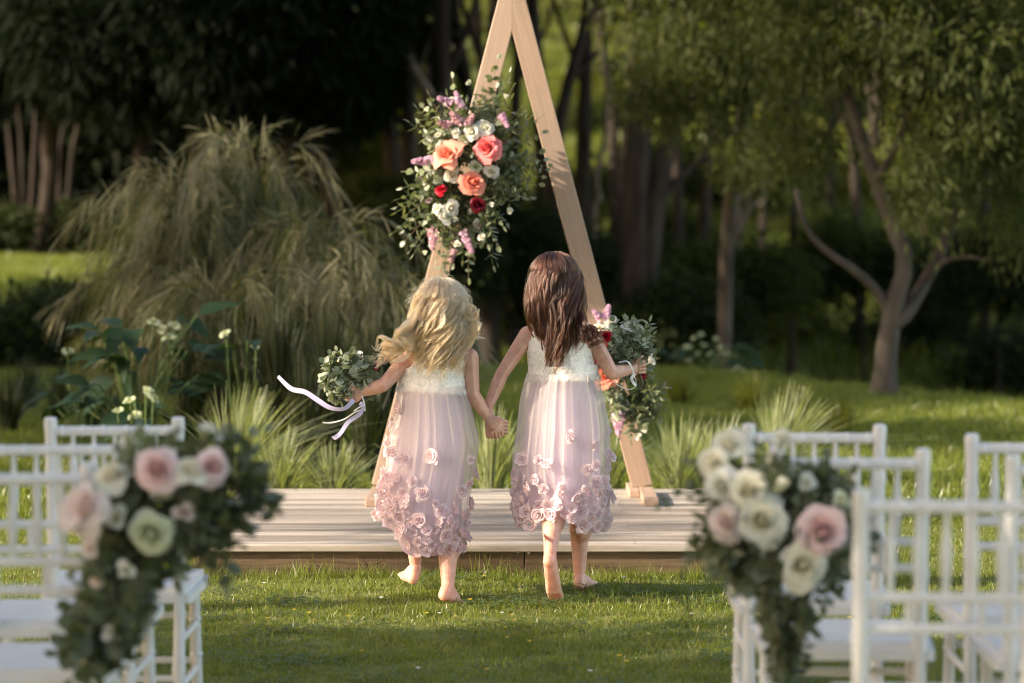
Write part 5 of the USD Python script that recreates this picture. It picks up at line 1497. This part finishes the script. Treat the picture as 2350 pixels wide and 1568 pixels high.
scalp(p1, HC, 'scalp_fair')
out1 = [(650, 985, 1035), (680, 950, 1062), (717, 936, 1085), (755, 934, 1092), (780, 930, 1090), (805, 930, 1078), (835, 938, 1072), (865, 945, 1068)]
L1 = hair_locks(HC, out1, .1, 200, 31, part=.004, length=(.5, 1.08), back=.105)
r1 = np.random.default_rng(5)
for q in range(26):                                          # blown out to the left over the arm
    u = r1.uniform(0, 1)
    s = HC + [-.070 - .015 * r1.random(), -.05 + .03 * r1.normal(), .02]
    e = W(r1.uniform(848, 905), r1.uniform(795, 850), DG - .10)
    m1 = W(r1.uniform(918, 945), r1.uniform(755, 790), DG - .10)
    m2 = m1 * .45 + e * .55 + [0, 0, r1.uniform(-.012, .02)]
    L1.append([HC + [-.03, -.05, .09], s, m1, m2, e])
for q in range(16):                                          # curls out to the right
    s = HC + [.080, -.03 + .03 * r1.normal(), .03]
    e = W(r1.uniform(1085, 1106), r1.uniform(690, 790), DG - .06)
    L1.append([HC + [.03, -.04, .09], s, (s + e) / 2 + [.012, -.02, -.012], e])
hair(p1, ORI, L1, 32, 'hair_fair', 41, width=.0013, wave=(.020, 9.5), spread=(.0036, .0060), frizz=.0028, K=30)
L1o = hair_locks(HC, out1, .1, 80, 33, part=.004, length=(.5, 1.08), back=.122, out_scale=(1.03, 1.10))
hair(p1, ORI, L1o, 16, 'hair_fair', 45, width=.0013, wave=(.024, 9.0), spread=(.0020, .0030), frizz=.0016, K=32)
L1f = [[HC + rand_dirs(1, r1)[0] * [.085, .09, .09] + [0, -.006, .03], HC + v * [.104, .1, .105] + [0, 0, .02], HC + v * [.122, .12, .118] + [0, 0, -.03]] for v in unit(r1.normal(size=(200, 3)) * [1, .6, 1] + [0, -.3, .3])]
hair(p1, ORI, L1f, 3, 'hair_fair', 43, width=.0013, K=14, wave=(.012, 6), spread=(.004, .012), frizz=.006)

# ---------------------------------------------------------------- the dark-haired child
DG2 = 10.97
ORI = np.array([W(1290, 1300, DG2)[0], DG2, 0])
p2 = thing('person', 'taller dark-haired child running barefoot in a lace and tulle dress, right arm bent', 'person', None, ORI)
HC = W(1273, 655, DG2 + .01)
hp, face = head_parts(HC, 1.03, .15)
P = list(hp)
DD = DG2
shL, shR = W(1211, 768, DD), W(1352, 764, DD)
elL, wrL = W(1152, 858, DD - .02), W(1119, 938, DD - .05)
elR, wrR = W(1404, 856, DD - .04), W(1448, 848, DD + .05)
neck = W(1278, 730, DD)
P += bones([(HC + [0, -.005, -.04], .043), (neck, .037), (W(1280, 756, DD), .045)])
P += blob((shL + [.03, 0, 0], .034), (shR - [.03, 0, 0], .034), (W(1280, 757, DD), .042), (W(1270, 800, DD), .072), (W(1300, 800, DD), .072))
P += blob((W(1268, 800, DD), .070), (W(1306, 800, DD), .070), (W(1272, 868, DD), .068), (W(1314, 868, DD), .068))
P += blob((W(1272, 868, DD), .066), (W(1314, 868, DD), .066), (W(1268, 955, DD), .062), (W(1312, 955, DD), .062))
P += bones([(shL + [.02, 0, 0], .036), (shL, .0335), (elL * .5 + shL * .5, .0300), (elL, .0250), (elL * .68 + wrL * .32, .0265), (wrL, .0175)])
P += bones([(shR - [.02, 0, 0], .036), (shR, .0335), (elR * .5 + shR * .5, .0305), (elR, .0262), (elR * .7 + wrR * .3, .0272), (wrR, .0185)])
# her left hand under the other child's
hL = W(1126, 978, DG + .015)
P += blob((wrL, .0168), (hL + [-.008, 0, .010], .0150), (hL + [.010, 0, -.012], .0140), (W(1140, 994, DG + .012), .0105), (W(1122, 1000, DG + .01), .0120))
for k, (px, py) in enumerate(((1153, 998), (1146, 1001), (1139, 1003), (1131, 1003))):
    a = W(px - 6, py - 8, DG + .012)
    P += finger([a, W(px - 1, py + 1, DG + .004), W(px + 1, py, DG - .026), W(px - 1, py - 10, DG - .040)], .0078 - .0003 * k, .0064)
P += finger([hL + [.004, 0, .012], W(1148, 969, DG + .016), W(1156, 974, DG + .004)], .0092, .0070)
# right fist round the stems
hR = W(1465, 842, DD + .07)
P += blob((wrR, .0175), (hR + [-.010, 0, .014], .0180), (hR + [-.010, 0, -.014], .0170), (hR + [.004, .012, 0], .018))
for k, dz in enumerate((.021, .007, -.007, -.020)):
    P += finger([hR + [.002, -.014, dz], hR + [.020, -.008, dz], hR + [.026, .012, dz], hR + [.008, .026, dz]], .0082 - .0005 * k, .0068 - .0005 * k)
P += finger([hR + [-.010, -.006, .018], hR + [.0, -.016, .034], hR + [.014, -.008, .042]], .0098, .0075)
hipL, hipR = W(1268, 960, DD), W(1314, 960, DD)
kL, aL = W(1272, 1130, DD + .02), W(1263, 1268, DD - .24)
P += bones([(hipL, .062), (kL, .049), (W(1269, 1200, DD - .10), .0455), (aL * .6 + kL * .4, .037), (aL, .0240)])
hl = W(1259, 1290, DD - .275); bl = W(1271, 1356, DD - .17); tl = W(1277, 1379, DD - .13)
P += foot(aL + [0, .01, -.01], hl, bl, tl, side=unit([.95, .0, .1]))
kR, aR = W(1330, 1140, DD + .22), W(1330, 1310, DD + .20)
P += bones([(hipR, .062), (kR, .048), (W(1333, 1215, DD + .18), .0455), (aR * .55 + kR * .45, .036), (aR, .0240)])
hr = W(1330, 1347, DD + .17); br = hr + [.035, .085, .004]; tr = br + [.022, .035, .0]
P += foot(aR + [0, 0, -.02], hr + [0, 0, .010], br, tr, side=unit([-.85, .45, 0]))
body = flesh(P)
body.apply_translation(-ORI)
obj('body', body, 'skin', p2, smooth=True)
for nm, m_, mt in face:
    m_.apply_translation(-ORI); obj(nm, m_, mt, p2, smooth=True)
bodice(p2, DD, 1213, 1371, 866, 1208, 1362, 810, 1208, 1356, 748, 752, 770)
lace_hem(p2, DD, 1212, 1373, 856, -2, .78, 2)
rows2 = [(856, 1213, 1372), (881, 1206, 1374), (914, 1198, 1382), (981, 1190, 1394), (1048, 1180, 1395), (1114, 1180, 1391), (1181, 1184, 1392), (1230, 1188, 1388)]
rows2i = [(856, 1215, 1370), (914, 1204, 1376), (981, 1200, 1384), (1048, 1192, 1386), (1114, 1190, 1384), (1181, 1194, 1384), (1230, 1196, 1382)]


def hem2o(th):
    x = np.cos(th)
    return 1205 - 34 * np.exp(-((x + .05) / .38) ** 2) + 2 * x


def hem2(th):
    x = np.cos(th)
    return 1186 + 34 * sstep(-.1, .9, x) - 12 * (1 - sstep(-.6, .0, x)) - 14 * np.exp(-((x + .05) / .25) ** 2)


def roses2(px, py):
    u = (px - 1180) / 212
    lo = 1122 + 18 * np.sin(u * 5)
    return 1.0 if py > lo else (.03 if py > lo - 45 else (.007 if py > 985 and (u < .35 or u > .55) else 0))


dress(p2, DD, rows2, hem2, hem2o, 24, roses2, 170, True, rows2i)
scalp(p2, HC, 'scalp_brown')
out2 = [(590, 1235, 1300), (609, 1218, 1315), (649, 1204, 1338), (690, 1202, 1346), (731, 1204, 1348), (771, 1222, 1348), (811, 1226, 1338), (850, 1230, 1318)]
L2 = hair_locks(HC, out2, .1, 150, 32, part=-.004, length=(.55, 1.12), back=.112)
r2 = np.random.default_rng(6)
for q in range(16):
    s = HC + [.075, -.05 + .02 * r2.normal(), -.02]
    m1 = W(r2.uniform(1325, 1348), r2.uniform(735, 775), DD - .11)
    e = W(r2.uniform(1360, 1392), r2.uniform(755, 800), DD - .10)
    L2.append([HC + [.03, -.05, .09], s, m1, (m1 + e) / 2 + [0, -.01, r2.uniform(-.012, .012)], e])
hair(p2, ORI, L2, 32, 'hair_brown', 42, width=.0013, wave=(.014, 7.5), spread=(.0034, .0052), frizz=.0028, K=28)
L2o = hair_locks(HC, out2, .1, 80, 34, part=-.004, length=(.6, 1.12), back=.128, out_scale=(1.03, 1.09))
hair(p2, ORI, L2o, 16, 'hair_brown', 46, width=.0013, wave=(.020, 7.0), spread=(.0018, .0028), frizz=.0016, K=30)
L2f = [[HC + v * [.085, .09, .09] + [0, -.006, .03], HC + v * [.106, .1, .105] + [0, 0, -.01], HC + v * [.118, .12, .108] + [0, 0, -.09]] for v in unit(r2.normal(size=(110, 3)) * [1, .6, .8] + [0, -.3, .3])]
hair(p2, ORI, L2f, 3, 'hair_brown', 44, width=.0011, K=14, wave=(.006, 6), spread=(.004, .012), frizz=.005)

# ---------------------------------------------------------------- bouquets
plain('ribbon_lilac', (0.52, 0.47, 0.68), 0.35)
plain('ribbon_white', (0.72, 0.69, 0.66), 0.35)


def ribbon(parent, pts, w, mat_, twist=(0, 0), n=40, face=(0, -1, .2)):
    p = spline(np.asarray(pts) - ORI, n)
    t = unit(np.gradient(p, axis=0))
    f = unit(np.array(face, float)); s = unit(np.cross(t, f)); u = np.cross(s, t)
    a = np.linspace(0, 1, n); ang = (twist[0] + twist[1] * np.sin(a * np.pi * 2.4))[:, None]
    sd = s * np.cos(ang) + u * np.sin(ang)
    v, ff = ribbons(p[None], w, sd[None])
    m = trimesh.Trimesh(v, ff, process=False)
    nrm = np.cross(sd, t).repeat(2, 0) * .0006
    both = (np.vstack([v + nrm, v - nrm]), np.vstack([ff, ff[:, ::-1] + len(v)]))
    return obj('ribbon', both, mat_, parent)


def bouquet(label, hand, head, d_head, rx, ry, n, seed, flowers, kinds, stems_to):
    global ORI
    r = np.random.default_rng(seed)
    ORI = np.asarray(hand, float)
    b = thing('bouquet', label, 'bouquet', None, ORI)
    for k in range(9):
        e = W(stems_to[0] + r.uniform(-9, 9), stems_to[1] + r.uniform(-6, 6), hand[1] + .012 + r.uniform(-.008, .008))
        obj('stem', tube(spline([hand - ORI + r.uniform(-.008, .008, 3) + [0, .012, .03], hand - ORI + r.uniform(-.006, .006, 3) + [0, .012, 0], e - ORI], 8), .0028 + .0012 * r.random(), 6), 'stem_green' if k % 3 else 'stem_brown', b)
    for nm, px, py, dd, R, m_, lk in flowers:
        put_rose(b, nm, px, py, d_head + dd, R, m_, seed * 7 + int(px), look=lk, petals=20, openness=.7, ruffle=.03)
    for k in range(n):
        a = 2.39996 * k + r.uniform(-.2, .2); rad = ((k + .5) / n) ** .5 * r.uniform(.7, 1.28)
        tip = W(head[0] + rx * rad * math.cos(a), head[1] + ry * rad * math.sin(a), d_head - .055 * math.sqrt(max(0, 1 - min(rad, 1) ** 2)) + r.uniform(-.015, .02))
        base_ = hand + [0, .01, .02]; mid = base_ * .5 + tip * .5 + [0, -.02, .01]
        kd = kinds[r.integers(0, len(kinds))]
        sprig(b, [base_ * .35 + tip * .65 + r.normal(0, .01, 3), base_ * .15 + tip * .85, tip], kd[4], kd[0], kd[1], kd[2], kd[3], seed * 100 + k, start=.1, stem_r=.0015, towards=(-.2, -.7, .5), fold=.08)
    flush_foliage(b)
    return b


hand1 = W(809, 903, DG - .04)
KB = [(.046, .039, 'round', 'eucalyptus', 5), (.040, .034, 'round', 'eucalyptus', 5), (.046, .023, 'drop', 'eucalyptus', 5), (.036, .016, 'long', 'olive_leaf', 4)]
b1 = bouquet('round silvery eucalyptus bouquet with lilac ribbons in the fair-haired child\'s hand', hand1, (795, 862), DG - .015, 74, 60, 62, 61,
             [('rose', 858, 840, .0, .020, 'petal_red', (.3, -1, .4)), ('rose', 840, 862, .02, .018, 'petal_burgundy', (.3, -1, .2)), ('white_flower', 818, 818, .0, .030, 'petal_white', (0, -.6, .9)), ('white_flower', 775, 845, .0, .024, 'petal_white', (-.3, -.8, .6))], KB, (829, 948))
ribbon(b1, [W(812, 918, DG - .075), W(790, 938, DG - .075), W(758, 936, DG - .06), W(728, 918, DG - .05), W(700, 900, DG - .04), W(668, 892, DG - .03), W(638, 864, DG - .02)], .019, 'ribbon_lilac', (.35, .55))
ribbon(b1, [W(826, 925, DG - .075), W(834, 930, DG - .08), W(826, 950, DG - .08), W(800, 968, DG - .07), W(782, 994, DG - .06), W(770, 1004, DG - .06), W(764, 1006, DG - .05)], .017, 'ribbon_lilac', (.25, .6))
ribbon(b1, [W(834, 938, DG - .08), W(812, 948, DG - .085), W(790, 962, DG - .07), W(762, 970, DG - .06), W(740, 970, DG - .06)], .0055, 'ribbon_white', (.1, .2))
ribbon(b1, [W(812, 944, DG - .082), W(826, 934, DG - .088), W(838, 930, DG - .082)], .005, 'ribbon_white')
ribbon(b1, [W(830, 908, DG - .07), W(836, 925, DG - .08), W(838, 944, DG - .08)], .005, 'ribbon_white')
ORI = hand2 = W(1463, 846, DD + .085)
KB2 = [(.052, .036, 'drop', 'eucalyptus', 5), (.058, .026, 'long', 'eucalyptus', 5), (.042, .035, 'round', 'eucalyptus', 5), (.038, .018, 'long', 'olive_leaf', 4), (.038, .022, 'drop', 'eucalyptus_dark', 4)]
b2 = bouquet('grey eucalyptus bouquet with a red rose in the dark-haired child\'s hand', hand2, (1442, 788), DD + .10, 60, 56, 60, 62,
             [('rose', 1391, 772, -.05, .024, 'petal_red', (-.3, -1, .2)), ('white_flower', 1440, 752, -.02, .032, 'petal_white', (0, -.5, .9)), ('rose', 1386, 792, .0, .016, 'petal_red', (-.3, -1, .0)), ('bud', 1468, 750, -.02, .014, 'petal_cream', (.1, -.4, 1))], KB2, (1468, 884))
ribbon(b2, [W(1420, 832, DD + .02), W(1440, 830, DD - .01), W(1452, 848, DD + .0), W(1456, 868, DD + .02)], .007, 'ribbon_white', (.3, .4))
ribbon(b2, [W(1404, 868, DD + .0), W(1418, 884, DD + .02), W(1440, 894, DD + .03), W(1458, 888, DD + .04), W(1459, 868, DD + .04)], .0030, 'ribbon_white', (.2, .3))
ribbon(b2, [W(1458, 858, DD + .04), W(1450, 866, DD + .03), W(1452, 876, DD + .03), W(1460, 886, DD + .04)], .011, 'ribbon_white', (.3, .3))
ORI = np.zeros(3)
